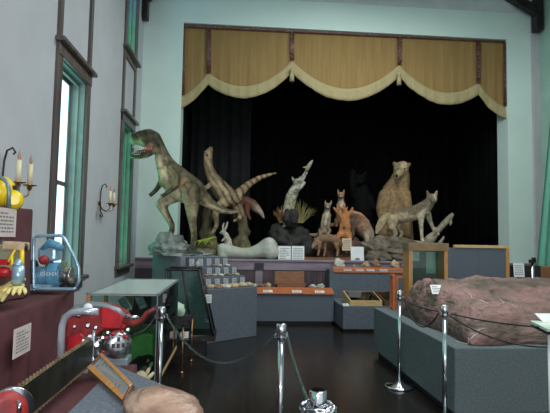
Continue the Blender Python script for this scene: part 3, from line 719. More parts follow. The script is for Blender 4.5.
# small brass-legged stand
t=thing('side_table',(-.72,5.85,0),'small dark-topped table with thin brass legs beside the sloping glass case','table')
zt_=.54; sx0,sx1=-.94,-.49
for i,(xx,yy) in enumerate(((-.56,5.62),(-.505,6.14),(-.90,5.64),(-.88,6.14))):
    MB().cyl((xx,yy,0),(xx,yy,zt_),.011,10).lathe((xx,yy,0),[(.018,0),(.02,.02),(.012,.03)],10).build('leg','brass',t)
MB().bb(-.94,-.49,5.59,6.18,zt_,zt_+.03).build('tabletop','rubber',t,bevel=.005)
MB().bb(-.94,-.49,5.585,5.60,zt_+.03,zt_+.10).bb(-.50,-.49,5.585,6.18,zt_+.03,zt_+.06).build('rim','iron',t)
MB().bb(-.93,-.50,5.6,6.16,.36,.375).build('shelf','rubber',t)
rock('pale_mineral',(-.66,5.85,.665),(.10,.10,.10),'mint','pale green mineral lump on the small brass-legged table',seed=11,amp=.4,sub=3,flatz=-.09)
card(V((-.55,5.70,.377)),.09,.07,.2,.1,'small white card on the shelf of the brass-legged table')

# ------------------------------------------------------------------ stepped fossil display
ang=math.radians(38); RR=V((.36,7.75,0)); dl=V((-math.cos(ang),-math.sin(ang),0)); db=V((-math.sin(ang),math.cos(ang),0)); W_=.95
def stepb(o,w,dep,z0,z1):
    a=RR+db*o; return MB().hexa([a+V((0,0,z0)),a+db*dep+V((0,0,z0)),a+db*dep+dl*w+V((0,0,z0)),a+dl*w+V((0,0,z0)),a+V((0,0,z1)),a+db*dep+V((0,0,z1)),a+db*dep+dl*w+V((0,0,z1)),a+dl*w+V((0,0,z1))])
t=thing('stepped_display',RR+dl*.45,'grey carpeted stepped display with rows of little cards left of the stage bone','display stand')
stepb(0,W_,.30,0,.765).build('lowest_step','carpet',t,bevel=.008)
stepb(.30,W_,.22,0,.915).build('middle_step','carpet',t,bevel=.006)
stepb(.52,W_,.25,0,1.05).build('upper_step','carpet',t,bevel=.006)
pd=RR+db*.77
pc=[P(177,258,8.1),P(148,253.5,9.15)]
zd=1.20
stepb(.77,.78,.10,0,zd).build('back_riser','carpet',t,bevel=.006)
fyaw=math.atan2(-dl.y,-dl.x)
def sp(o,s,z): return RR+db*o+dl*s+V((0,0,z))
lab=[('topmost',.765,1.05,5),('middle',.515,.917,5),('lowest',.295,.767,5)]
for nm,o,z,n in lab:
    for k in range(n):
        s=.07+k*.165
        card(sp(o-.012,s,z+.012),.092,.112,fyaw,.08,'small pale label card on the %s row of the grey stepped display'%nm,m='shadec',rows=3,group='cards on the %s row of the stepped display'%nm)
r=random.Random(12)
mats=['fossil','fossilb','fossilw']
for nm,o,z,n in (('upper',.66,1.05,3),('middle',.41,.917,5)):
    for k in range(n):
        m_=mats[(k+len(nm))%3]; cl={'fossil':'tan','fossilb':'brown','fossilw':'pale'}[m_]
        rock('fossil',sp(o,.10+k*.15+r.uniform(-.02,.02),z+.018),(.045,.03,.022),m_,'%s fossil fragment lying on the %s step of the stepped display'%(cl,nm),cat='fossil',seed=r.random()*30,sub=2,amp=.4,flatz=-.017,group='fossils on the %s step'%nm)
for k in range(10):
    m_=mats[[0,2,0,1,0,0,2,0,1,0][k]]; cl={'fossil':'tan','fossilb':'brown','fossilw':'pale'}[m_]
    s=.08+k*.075
    rock('fossil',sp(.12+.05*(k%2),s,.785),(.065+.03*r.random(),.045,.03+.018*r.random()),m_,'%s fossil fragment on the lowest step of the stepped display'%cl,cat='fossil',seed=r.random()*30,sub=2,amp=.5,flatz=-.018,group='%s fossils on the lowest step'%cl)
rock('pale_fossil_tooth',sp(.70,.66,1.09),(.03,.03,.06),'fossilw','upright pale fossil leaning before the topmost row of cards',cat='fossil',seed=5,sub=2,amp=.3,flatz=-.038)

# dinosaur pedestal
dx0,dx1=P(149,253,8.9).x,P(177,258,8.2).x
c0,c1=V((-.885,8.12,0)),V((-1.47,8.95,0)); ex_=V((.95,.45,0)).normalized()
c2=V((-.36,8.62,0)); c2=c0+V((.60,.50,0)); c3=c1+V((.75,.55,0))
zz=V((0,0,zd)); tag(MB().hexa([c0,c2,c3,c1,c0+zz,c2+zz,c3+zz,c1+zz]).build('carpeted_pedestal','carpetl',bevel=.008),'tall green-grey carpeted pedestal under the big open-mouthed dinosaur','pedestal')

# ------------------------------------------------------------------ low central display
t=thing('low_display',(1.1,9.0,0),'long low grey carpeted bench with an orange label board before the stage','display stand')
MB().bb(.30,1.79,8.80,9.25,.05,.575).build('carpeted_body','carpet',t,bevel=.008)
MB().bb(.33,1.76,8.84,9.20,0,.05).build('plinth','plinth',t)
MB().hexa([V((.36,8.77,.535)),V((1.79,8.77,.535)),V((1.79,8.98,.577)),V((.36,8.98,.577)),V((.36,8.77,.56)),V((1.79,8.77,.56)),V((1.79,8.98,.64)),V((.36,8.98,.64))]).build('label_board','orange',t,bevel=.004)
def slopecard(x,yb,zb_,w,h,label,grp,til=.9): card(V((x,yb,zb_)),w,h,0,til,label,rows=2,group=grp)
for px,lb in ((268,'left end'),(297,'middle'),(320,'right end')):
    p=P(px,293,8.78); slopecard(p.x,8.775,.568,.17,.085,'white label card on the %s of the orange board before the stage'%lb,None,1.2)
t=thing('wooden_box',(P(290,288,9.05).x,9.08,.60),'open brown wooden box with raised lid on the low central bench','box')
bx0,bx1=P(276,288,9.05).x,P(306,288,9.05).x; bz=.60
MB().bb(bx0,bx1,8.985,9.225,.578,.60).build('base_board','boxwood',t)
MB().bb(bx0,bx1,8.99,9.22,bz,bz+.03).bb(bx0,bx1,8.99,9.01,bz,bz+.115).bb(bx0,bx1,9.20,9.22,bz,bz+.085).bb(bx0,bx0+.02,8.99,9.22,bz,bz+.085).bb(bx1-.02,bx1,8.99,9.22,bz,bz+.085).build('box_body','boxwood',t)
MB().box(((bx0+bx1)/2-.01,9.25,bz+.19),(bx1-bx0,.02,.24),rx(-.15)).build('lid','boxwood',t,bevel=.004)
for px,py,m_,sz,lb in ((262,286,'fossilb',(.09,.05,.035),'brown'),(254,287,'fossilw',(.06,.04,.03),'pale'),(268,283,'fossil',(.06,.05,.05),'tan')):
    p=P(px,py,9.05); rock('fossil',(p.x,9.06,.655),sz,m_,'%s fossil lump left of the open wooden box'%lb,cat='fossil',seed=px,sub=3,amp=.5,flatz=-.03)
for px,sz in ((313,(.07,.04,.03)),(321,(.06,.04,.05))):
    p=P(px,288,9.05); rock('fossil',(p.x,9.06,.655),sz,'fossilw','white fossil piece %s of the open wooden box'%('just right' if px<315 else 'farther right'),cat='fossil',seed=px,sub=3,amp=.6,flatz=-.03)

# ------------------------------------------------------------------ right tiers
t=thing('tiered_display',(2.4,9.3,0),'tall grey carpeted display block with an orange label board, right of centre','display stand')
MB().bb(1.80,3.35,9.28,9.62,0,.955).build('carpeted_body','carpet',t,bevel=.008)
MB().hexa([V((1.88,9.26,.90)),V((3.35,9.26,.90)),V((3.35,9.45,.957)),V((1.88,9.45,.957)),V((1.88,9.26,.935)),V((3.35,9.26,.935)),V((3.35,9.45,1.0)),V((1.88,9.45,1.0))]).build('label_board','orange',t,bevel=.004)
for i,px in enumerate((348,360,371,384)):
    p=P(px,272,9.27); slopecard(p.x,9.262,.94,.15,.07,'white label card on the orange board of the tall grey block','cards on the tall grey block',1.2)
for px,w,h,m_,lb in ((340,.16,.10,'fossilw','pale angular fossil rock at the left end of the tall grey block'),(366,.10,.07,'fossil','small tan fossil rock second from left on the tall grey block'),(377,.13,.09,'fossilb','brown fossil rock on the tall grey block'),(396,.13,.09,'fossil','tan rock at the right of the tall grey block'),(405,.08,.06,'fossilw','small pale rock beside the tall wooden frame'),(354,.03,.03,'fossilw','tiny white rock between the fossils on the tall grey block')):
    p=P(px,268,9.5); rock('fossil',(p.x,9.52,.957+h*.45+.04),(w*.72,.06,h*.95),m_,lb,cat='fossil',seed=px*.7,sub=3,amp=.5,flatz=-h*.45-.02)
t=thing('low_block',(2.4,8.6,0),'low grey carpeted block carrying two glass-topped wooden trays','display stand')
MB().bb(1.81,3.3,8.12,9.25,.04,.42).build('carpeted_body','carpet',t,bevel=.008); MB().bb(1.84,3.27,8.17,9.2,0,.04).build('plinth','plinth',t)
def tray(x0,x1,label,wood):
    t=thing('specimen_tray',((x0+x1)/2,8.4,.425),label,'specimen tray','glass-topped trays on the low grey block')
    z=.425; y0,y1=8.14,8.70; zf,zr=z+.085,z+.19
    def H(xa,xb,ya,yb,lo=None):
        za=zf+(zr-zf)*(ya-y0)/(y1-y0); zb_=zf+(zr-zf)*(yb-y0)/(y1-y0)
        return [V((xa,ya,z)),V((xb,ya,z)),V((xb,yb,z)),V((xa,yb,z)),V((xa,ya,za)),V((xb,ya,za)),V((xb,yb,zb_)),V((xa,yb,zb_))]
    mb=MB(); w=.045
    mb.hexa(H(x0,x1,y0,y0+w)); mb.hexa(H(x0,x1,y1-w,y1)); mb.hexa(H(x0,x0+w,y0+w,y1-w)); mb.hexa(H(x1-w,x1,y0+w,y1-w)); mb.build('frame',wood,t)
    MB().hexa([V((x0+w,y0+w,z)),V((x1-w,y0+w,z)),V((x1-w,y1-w,z)),V((x0+w,y1-w,z)),V((x0+w,y0+w,z+.02)),V((x1-w,y0+w,z+.02)),V((x1-w,y1-w,z+.09)),V((x0+w,y1-w,z+.09))]).build('lining','carpetg',t)
    q=[V((x0+.02,y0+.02,zf+.004)),V((x1-.02,y0+.02,zf+.004)),V((x1-.02,y1-.02,zr)),V((x0+.02,y1-.02,zr))]
    MB().quadslab(*q,V((0,0,.004))).build('glass_lid','glass',t)
    n=2 if x1-x0>.55 else 1
    for k in range(n):
        rockmb(((x0+x1)/2+(k-.4*(n-1))*.2+(-.0),8.42,z+.085),(.09,.06,.03),seed=x0+k,sub=3,amp=.4).build('specimen','fossil',t)
tray(1.93,2.48,'light wooden glass-topped tray of fossils on the low grey block, left one','pine')
tray(2.52,3.10,'dark wooden glass-topped tray right of the light one on the low grey block','dkwood')
card(V((1.865,8.13,.425)),.10,.07,0,1.1,'small white card at the left edge of the low grey block')

# ------------------------------------------------------------------ right platform, slab
t=thing('carpeted_platform',(3.2,5.2,0),'large green-grey carpeted platform under the red rock slab','platform')
MB().bb(1.88,4.8,4.10,6.55,.07,.62).build('carpeted_body','carpetg',t,bevel=.01)
MB().bb(1.93,4.75,4.15,6.50,0,.07).build('plinth','plinth',t)
def slab():
    nx,ny=190,130; x0,x1,y0,y1=2.02,4.6,4.18,6.0; vs=[];fs=[]
    for j in range(ny+1):
        for i in range(nx+1):
            u=i/nx;v=j/ny
            # irregular outline
            x=x0+(x1-x0)*u; y=y0+(y1-y0)*v
            ed=min(u*(x1-x0), (1-u)*(x1-x0)); ev=min(v*(y1-y0),(1-v)*(y1-y0))
            if u<.2: x+= (.2-u)*( .5*noise.noise(V((y*1.3,2,0)))+ .55*max(0,.55-v)*1.4)
            if v<.2: y+= (.2-v)*.5*(noise.noise(V((x*1.7,5,0)))+.1)
            h=.15+.31*min(1,v/.62)**.75; 
            if v>.8: h-= (v-.8)*.5
            h+=.05*noise.fractal(V((x*1.4,y*1.8,1)),.8,2,7)+.06*abs(noise.noise(V((x*2.2-y*1.4,y*3+x*.8,3))))+.022*noise.noise(V((x*6,y*9,0)))+.012*noise.noise(V((x*15,y*19,0)))
            e=min(1,ed/.18); e=e**.45; f=min(1,ev/.14); f=f**.45
            h*=e*f; h=max(h,.0)
            vs.append(V((x,y,.622+h)))
    W=nx+1
    for j in range(ny):
        for i in range(nx): k=j*W+i; fs.append((k,k+1,k+W+1,k+W))
    return vs,fs,W,nx,ny
vs,fs,W,nx,ny=slab()
mb=MB().add(vs,fs,True)
per=[i for i in range(nx+1)]+[j*W+nx for j in range(1,ny+1)]+[ny*W+i for i in range(nx-1,-1,-1)]+[j*W for j in range(ny-1,0,-1)]
mb.f.append(tuple(per[::-1])); mb.sm.append(False)
t=thing('rock_slab',(3.3,5.1,.621),'huge reddish-brown fossil rock slab on the carpeted platform at right','rock')
mb.build('slab_body','slab',t)
def surf(x,y):
    best=min(range(0,len(vs)),key=lambda k:(vs[k].x-x)**2+(vs[k].y-y)**2); return vs[best].z
def ridge(name,pts,r,m_):
    out=[];rs=[]
    n=14
    for i in range(len(pts)-1):
        for k in range(n):
            a=V(pts[i]).lerp(V(pts[i+1]),k/n); a.x+=.02*noise.noise(V((a.x*9,a.y*9,1))); out.append(V((a.x,a.y,surf(a.x,a.y)+.004))); rs.append(r*(.6+.6*abs(noise.noise(a*6))))
    MB().tube(out,rs,6).build(name,m_,t)
def S2(px,py):       # where the ray meets the slab
    r_=ray(px,py); k=3.9
    while k<6.4:
        p=CAM+r_*(k/r_.y)
        if p.x>2.0 and p.x<4.6 and p.y>4.2 and p.z<surf(p.x,p.y): break
        k+=.02
    return (p.x,p.y,0)
ridge('light_vein',[S2(465,292),S2(472,300),S2(490,305)],.006,'vein')
ridge('light_vein',[S2(500,300),S2(512,306),S2(520,312)],.006,'vein')
ridge('light_vein',[S2(478,310),S2(500,305),S2(512,303)],.004,'vein')
ridge('light_vein',[S2(456,346),S2(470,348),S2(488,347)],.006,'vein')
p=S2(437,296); pz=surf(p[0],p[1]); card(V((p[0],p[1]-.02,pz+.005)),.115,.12,-.1,.75,'white typed card lying on the red rock slab',rows=4)

# wooden glass-fronted frame cabinet
t=thing('frame_cabinet',(2.5,6.2,.62),'upright wooden-framed glass case behind the red slab','display case')
x0,x1=P(409,270,6.1).x,P(448,270,6.1).x; z0,z1=.62,P(428,243,6.1).z; y0,y1=6.10,6.34
MB().bb(x0,x0+.045,y0,y1,z0,z1).build('left_jamb','oak',t,bevel=.004); MB().bb(x1-.045,x1,y0,y1,z0,z1).build('right_jamb','oak',t,bevel=.004)
MB().bb(x0-.01,x1+.01,y0-.01,y1,z1-.10,z1).build('top_rail','dkwood',t,bevel=.004).data.materials[0]=mat('brown_rail',(.28,.19,.09),(.2,.13,.06),rough=.5)
MB().bb(x0+.045,x1-.045,y0,y1,z0,z0+.07).build('bottom_rail','dkwood',t)
MB().bb(x0+.045,x1-.045,y1-.015,y1,z0+.07,z1-.10).build('back_panel','carpetg',t)
MB().bb(x0+.045,x1-.045,y0+.02,y0+.026,z0+.07,z1-.10).build('glass_front','glass',t)
MB().bb(x0+.10,x0+.22,y1-.022,y1-.016,z1-.24,z1-.12).build('painted_reflection','mint',t)  # pale window reflection painted as a thin panel behind the glass
MB().bb(x1-.20,x1-.07,y1-.022,y1-.016,z1-.40,z1-.12).build('painted_reflection','greenlit',t)  # taller green window reflection, painted the same way
MB().bb(x0+.045,x0+.06,y0+.03,y1-.02,z0+.07,z1-.10).build('inner_lining','white',t)
# small empty orange frames
def pframe(cx,Y,z,w,h,yaw,label,tk=.028):
    t=thing('picture_frame',(cx,Y,z),label,'frame'); R=rz(yaw); c=V((cx,Y,z))
    mb=MB()
    for xa,xb,za,zb_ in ((-w/2,-w/2+tk,0,h),(w/2-tk,w/2,0,h),(-w/2+tk,w/2-tk,h-tk,h),(-w/2+tk,w/2-tk,0,tk)):
        mb.box(c+R@V(((xa+xb)/2,0,(za+zb_)/2)),(xb-xa,.035,zb_-za),R)
    mb.build('frame_body','orange',t)
    return t
p=P(404,300,6.3); pframe(p.x,6.32,.622,.21,.44,0,'open orange wooden frame standing left of the upright glass case')
p=P(391.5,300,6.4); pframe(p.x+.02,6.42,.622,.22,.45,1.45,'narrow orange wooden frame seen edge-on, leftmost on the platform',)

# grey panel screen
t=thing('display_screen',(3.6,7.0,0),'blue-grey carpeted display screen with a pine frame behind the red slab','display screen')
x0,xm,x1=P(448,260,7).x,P(478,260,7).x,P(509,260,7).x; z1=P(480,246,7).z
MB().bb(x0,xm,7.0,7.04,.1,z1-.03).build('left_panel','carpet',t); MB().bb(xm+.004,x1-.05,7.0,7.04,.1,z1-.03).build('right_panel','carpet',t)
MB().bb(x0+.10,x1,6.985,7.05,z1-.03,z1+.012).build('top_rail','pine',t,bevel=.003); MB().bb(x1-.05,x1,6.985,7.05,.1,z1-.03).build('side_rail','oak',t,bevel=.003)
for xx in (x0+.02,x1-.06): MB().bb(xx,xx+.04,6.9,7.15,0,.1).build('foot','dkwood',t)

# stage-side bits at far right
card(P(519.5,277,7.2)+V((0,0,.0)),.17,.21,0,.1,'white notice leaning behind the red slab, beside the chrome post',rows=5,name='notice')
p=P(519.5,277,7.2); t=thing('notice_stand',(p.x,7.3,0),'black box stand holding the white notice behind the red slab','stand'); MB().bb(p.x-.12,p.x+.38,7.15,7.45,0,p.z-.004).build('box','plinth',t); MB().bb(p.x-.12,p.x+.38,7.26,7.45,p.z-.004,p.z+.17).build('back_board','plinth',t)
p=P(532.5,262,6.95); t=thing('chrome_post',(p.x,6.95,0),'slim chrome post with black crossbar right of the white notice','post')
MB().cyl((p.x,6.95,0),(p.x,6.95,p.z),.02,12).build('pole','chrome',t); MB().box((p.x,6.95,p.z+.01),(.09,.05,.05)).box((p.x+.02,6.95,p.z+.04),(.035,.05,.05)).build('crossbar','blackp',t); MB().lathe((p.x,6.95,0),[(.13,0),(.13,.01),(.03,.03)],20).build('base_disc','chrome',t)
p=P(546,267,7.5); tag(MB().bb(p.x-.12,p.x+.5,7.5,8.0,0,p.z).build('brown_chest','boxwood',bevel=.01),'brown wooden chest at the right edge beyond the red slab','chest')
# tall green netting beside the right wall, spreading towards its foot
mb=MB(); p.z=.01; a0,a1=P(537,268,8.3),P(546,170,8.3); n=40; vs_=[];fs_=[]
for th in (0,.012):
    for j in range(21):
        z=p.z+(4.2-p.z)*j/20; tt=max(0,z-a0.z)/(a1.z-a0.z); xl=a0.x+(a1.x-a0.x)*tt
        for i in range(n+1):
            u=i/n; x=xl+(XR-.03-xl)*u if xl<XR-.05 else XR-.05+.02*u; vs_.append(V((x,8.3+.9*u*0+.03*math.sin(u*40)+th,z)))
W=n+1;o_=21*W
for j in range(20):
    for i in range(n): k=j*W+i; fs_ += [(k,k+1,k+W+1,k+W),(o_+k,o_+k+W,o_+k+W+1,o_+k+1)]
mb.add(vs_,fs_,True); tag(mb.build('green_netting','gpanel'),'dark green netting spreading down along the right wall','netting')

# ------------------------------------------------------------------ stanchions and ropes
def stanchion(x,y,label,base=True,h=1.0):
    t=thing('stanchion',(x,y,0),label,'stanchion')
    MB().lathe((x,y,0),[(.155,0),(.158,.012),(.14,.025),(.05,.038),(.032,.06)],32).build('base_disc','chrome',t)
    MB().cyl((x,y,.03),(x,y,h-.09),.019,18).build('pole','chrome',t)
    MB().lathe((x,y,h-.10),[(.019,0),(.03,.004),(.031,.02),(.028,.03),(.031,.04),(.031,.095),(.026,.10)],24).build('cap','chrome',t)
    mb=MB()
    for k in range(4):
        a=k*PI/2+.6; c=V((x+.037*math.cos(a),y+.037*math.sin(a),h-.07)); mb.tube([c+V((0,0,.01)),c+V((.012*math.cos(a),.012*math.sin(a),.008)),c+V((.014*math.cos(a),.014*math.sin(a),-.01)),c+V((0,0,-.012))],.004,6)
    mb.build('hook','steel',t); return V((x,y,h-.07))
g=atz(399.5,387,0); s1=stanchion(g.x,g.y,'chrome stanchion with round base before the left corner of the green-grey platform')
q=at(440,306,4.0); s2=stanchion(1.735,3.97,'chrome stanchion with dark cap nearest the corner of the red slab platform')
q=P(281.5,322,3.05); s3=stanchion(q.x,3.05,'chrome stanchion standing alone in the middle of the dark floor')
q=P(318,388,1.72); s4=stanchion(q.x,1.72,'nearest chrome stanchion at the bottom of the photo, its top wrapped in chain')
q=P(162.5,304,3.78); s5=stanchion(q.x,3.74,'chrome stanchion in front of the right end of the long glass case')
def catenary(a,b_,sag,n=24): return [a.lerp(b_,i/n)-V((0,0,sag*4*(i/n)*(1-i/n))) for i in range(n+1)]
def rope(a,b_,sag,label,r=.006): tag(MB().tube(catenary(a,b_,sag),r,6).build('rope','rope'),label,'rope')
def chain(pts,label,r=.0025,link=.024,m_='chain'):
    P_=[];
    L=[0]
    for i in range(len(pts)-1): L.append(L[-1]+(pts[i+1]-pts[i]).length)
    mb=MB(); s=0;k=0
    while s<L[-1]:
        i=max(j for j in range(len(L)-1) if L[j]<=s); tt=(s-L[i])/(L[i+1]-L[i]); c=pts[i].lerp(pts[i+1],tt); d=(pts[i+1]-pts[i]).normalized()
        u=d.cross(V((0,1,.3))).normalized(); 
        if k%2: u=d.cross(u)
        ring=[c+d*(link*.62*math.cos(a))+u*(link*.30*math.sin(a)) for a in [2*PI*j/10 for j in range(11)]]
        mb.tube(ring,r,5,cap=False); s+=link*.92;k+=1
    tag(mb.build('chain',m_),label,'chain')
hz=lambda s,dx,dy: s+V((dx,dy,0))
rope(hz(s1,.04,0),hz(s2,-.04,.02),.20,'black rope hanging in a deep loop between the two chrome stanchions by the platform')
rope(hz(s1,.035,-.03)+V((0,0,-.02)),hz(s2,-.03,.04)+V((0,0,.01)),.02,'black rope pulled nearly straight between the two chrome stanchions by the platform')
sg=P(546,327,3.35)
rope(hz(s2,.04,0),V((sg.x-.05,sg.y,sg.z-.0)),.015,'upper black rope running right across the red slab to the sign post')
rope(hz(s2,.04,0)-V((0,0,.015)),V((sg.x+.05,sg.y,sg.z-.14)),.07,'lower black rope sagging right across the red slab to the sign post')
chain(catenary(hz(s5,.04,0),hz(s3,-.04,0),.25,40),'thin metal chain swagged across the aisle between two chrome stanchions')
chain(catenary(hz(s3,.035,-.02),hz(s4,-.02,.035),.03,30),'thin metal chain running down to the nearest chrome stanchion')
wr=[V((s4.x+.052*math.cos(a),s4.y+.052*math.sin(a),s4.z+.0+.012*math.sin(a*1.7))) for a in [2*PI*j/24 for j in range(60)]]
chain(wr,'silver chain coiled round the top of the nearest chrome stanchion',r=.005,link=.04,m_='chrome')
rope(hz(s5,-.04,0),P(128,333,3.3),.05,'black rope running left from the stanchion to the red chainsaw')
t=thing('sign_post',(sg.x,3.35,0),'pale sign post with a slanted plate at the right edge','sign')
MB().cyl((sg.x+.03,3.35,0),(sg.x+.03,3.35,sg.z-.02),.018,14).build('pole','white',t)
MB().lathe((sg.x+.03,3.35,0),[(.15,0),(.15,.012),(.03,.03)],24).build('base_disc','white',t)
mint2='mint'
MB().box((sg.x+.08,3.36,sg.z+.005),(.26,.20,.022),rx(.12)).build('sign_plate','mint',t,bevel=.003)
MB().box((sg.x+.08,3.36,sg.z-.018),(.25,.19,.018),rx(.12)).build('under_plate','plinth',t)
MB().hexa([V((sg.x+.03,3.42,sg.z+.02)),V((sg.x+.21,3.42,sg.z+.02)),V((sg.x+.21,3.43,sg.z+.02)),V((sg.x+.03,3.43,sg.z+.02)),V((sg.x-.0,3.48,sg.z+.075)),V((sg.x+.21,3.48,sg.z+.075)),V((sg.x+.21,3.49,sg.z+.075)),V((sg.x-.0,3.49,sg.z+.075))]).build('raised_flap','white',t)

# ------------------------------------------------------------------ big dinosaur
YD=8.62
OL,GR,CR,BR_=(.085,.075,.045),(.27,.215,.12),(.72,.58,.38),(.44,.27,.13)
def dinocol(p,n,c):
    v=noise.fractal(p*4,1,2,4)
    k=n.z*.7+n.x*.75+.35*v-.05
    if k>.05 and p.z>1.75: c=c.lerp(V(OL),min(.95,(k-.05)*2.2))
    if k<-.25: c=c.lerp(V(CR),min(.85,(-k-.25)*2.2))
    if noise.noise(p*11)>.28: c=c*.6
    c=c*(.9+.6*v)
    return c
def dfeet(px,py,Y): return P(px,py,Y)
t=thing('dinosaur_model',P(180,250,YD),'large olive dinosaur model with open red mouth standing on a rock, left of the stage','dinosaur')
CH=[
 dict(c=GR,p=[(146,140,0,8.5,OL),(153,139,0,8.5,OL),(158,145,0,6.5,OL),(162,154,0,6.8,GR),(166,163,0,8,CR),(171,172,0,11,GR),(177,180,0,14,BR_),(185,186,0,14,BR_),(193,190,0,12,GR),(201,196,.05,8,GR),(209,203,.12,5.6,CR),(219,209,.22,4,CR),(230,212,.35,2.8,CR),(239,211,.45,1.6,CR)]),
 dict(c=CR,p=[(159,158,-.07,4.5),(163,168,-.09,6.5),(168,180,-.10,9),(176,190,-.08,9),(186,196,-.04,8)]),
 dict(c=OL,p=[(149,138,0,9.5),(142,137.5,0,7.4),(136,139,0,6),(132.5,141.5,0,3.6)]),                     # upper jaw
 dict(c=OL,p=[(155,147,0,6),(147,154.5,0,3.4),(139,157,0,2.6),(131.5,157,0,1.8)]),                                      # lower jaw
 dict(c=OL,p=[(139,133.5,-.09,2.0),(146,132,-.10,3.0),(153,133,-.08,2.4)]),
 dict(c=GR,p=[(171,168,-.16,5,GR),(176,177,-.24,4.3),(176,185,-.27,3.2),(170,191,-.30,2.4,OL),(164,195,-.32,2.2,OL)]), # near arm
 dict(c=GR,p=[(164,171,.10,4.5),(161,182,.05,3.4),(157,189,-.04,2.6,OL),(152,194,-.1,2.3,OL)]),
 dict(c=GR,p=[(190,190,-.14,10.5,GR),(192,202,-.18,8,GR),(192,213,-.2,5.8,CR),(192.5,222,-.16,4.2,GR),(194,232,-.1,3.3,GR),(194,241,-.08,3.3,OL),(193,246,-.12,3.2,OL)]),  # near leg
 dict(c=GR,p=[(180,192,.08,9.5),(170,197,.02,7.5,CR),(161,204,-.06,5.4,CR),(166,214,-.02,4,CR),(172,225,.05,3.2,GR),(172,231,.05,3,OL),(168,237,-.02,3,OL)]),
]
for dx in (-5,-1.5,2.5): CH.append(dict(c=OL,p=[(193,246,-.12,2.6),(193+dx*1.1,249,-.28,1.7),(193+dx*1.4,250,-.36,1.1)]))
for dx in (-4,-1,2): CH.append(dict(c=OL,p=[(168,237,-.02,2.4),(164+dx*.6,242,-.12,1.6),(162+dx*.6,246,-.18,1.0)]))
for a_,b_ in ((-3,1.5),(-4,-.5),(-1.5,2.8)):
    CH.append(dict(c=OL,p=[(164,195,-.32,1.5),(164+a_,195.5+b_,-.34,.9)])); CH.append(dict(c=OL,p=[(152,194,-.1,1.6),(152+a_*.9,194.5+b_,-.12,.9)]))
blob('body',CH,YD,t,'skin',voxel=.022,smooth=4,colfn=dinocol)
MB().tube([P(153,148.5,YD-.05),P(146,150.5,YD-.03),P(139,152.5,YD-.0),P(134,153.5,YD)],[.07,.055,.035,.02],10,flat=.7).build('mouth_lining','mouth',t)
MB().tube([P(149,149.5,YD-.10),P(142,150.5,YD-.09),P(136,151,YD-.06)],[.03,.025,.014],8,flat=.4).build('tongue','mouth',t)
mb=MB()
for k in range(7):
    x=133+k*2.1; a=P(x,145.8+k*.22,YD-.06-.006*k); mb.tube([a,a-V((0,0,.045))],[.010,.001],6)
for k in range(7):
    x=132+k*2.1; a=P(x,154-k*.35,YD-.04-.008*k); mb.tube([a,a+V((0,0,.04))],[.009,.001],6)
mb.build('teeth','tooth',t)
dots('eye','eye',t,[(147,137.5,YD-.13,1.5)])
rk=MB(); 
vsr=rockmb(P(169,246,YD+.03),(.36,.28,.33),seed=7,amp=.35,sub=5,flatz=-.12); 
rk=rockmb((P(170,245,YD).x,YD+.02,1.26),(.34,.27,.30),seed=7,amp=.3,sub=5,freq=2,flatz=-.057)
r2=rockmb((P(183,250,YD).x,YD+.0,1.22),(.42,.34,.10),seed=9,amp=.4,sub=5,freq=2,flatz=-.018); rk.add(r2.v,r2.f,True)
tag(rk.build('moulded_rock','rockg'),'moulded grey-green rock under the feet of the big dinosaur','rock')

# ------------------------------------------------------------------ second dinosaur and stumps
YR=10.6
CRR,DK=(.50,.36,.22),(.12,.075,.045)
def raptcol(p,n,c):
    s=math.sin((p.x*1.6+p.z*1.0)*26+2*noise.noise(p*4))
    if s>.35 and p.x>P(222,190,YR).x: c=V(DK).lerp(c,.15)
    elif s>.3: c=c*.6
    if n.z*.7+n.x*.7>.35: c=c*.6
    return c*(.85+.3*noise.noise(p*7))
t=thing('dinosaur_model',P(225,215,YR),'striped tan dinosaur model with raised head leaping above the tree stumps','dinosaur')
CH=[dict(c=CRR,p=[(210.5,149,0,2.8),(208.5,154,0,4.6),(207.5,161,0,5),(209,169,0,5.2),(212,177,0,6.6),(217,185,0,8.6),(223,192,0,9.6),(230,198,0,9.2),(236,198,0,7),(241,191,0,4.8),(249,184,0,3.6),(259,178,0,2.8),(268,175,0,2),(276,173,0,1)]),
 dict(c=CRR,p=[(205,152,-.05,1.6),(206,158,-.05,2.4),(208,164,-.04,3)]),
 dict(c=CRR,p=[(214,182,-.1,3),(206,188,-.2,2.4),(200,186,-.25,1.8),(197,184,-.28,1.2)]),
 dict(c=CRR,p=[(219,186,.1,3),(224,195,.0,2.2),(221,201,-.1,1.6)]),
 dict(c=CRR,p=[(227,200,-.12,6.5),(219,207,-.2,4.8),(215,214,-.2,3.4),(217,224,-.15,2.4),(214,231,-.15,2.0),(211,234,-.2,1.5)]),
 dict(c=CRR,p=[(233,200,.12,6.5),(239,209,.1,4.8),(242,215,.06,3.4),(238,219,.0,2.2),(234,221,-.1,1.6)]),
]
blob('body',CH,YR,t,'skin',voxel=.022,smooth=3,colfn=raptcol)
dots('eye','eye',t,[(207,155,YR-.10,.9)])
t=thing('dinosaur_model',P(252,212,YR+.9),'dark red-brown small dinosaur model with a pale drooping tail behind the striped one','dinosaur')
blob('body',[dict(c=(.20,.09,.06),p=[(238,204,.1,5),(245,202,.1,6.5),(252,205,.1,6,(.22,.10,.07)),(257,209,.05,4.2,(.48,.36,.28)),(261,213,0,2.6,(.55,.45,.35)),(264,218,0,1.1,(.55,.45,.35))]),
 dict(c=(.20,.09,.06),p=[(247,206,-.1,4),(247,213,-.15,2.6),(250,219,-.15,1.5)]),dict(c=(.18,.08,.05),p=[(240,206,0,3.5),(236,212,-.05,2.2),(234,217,-.05,1.6)])],YR+.9,t,'skin',voxel=.02,smooth=3)
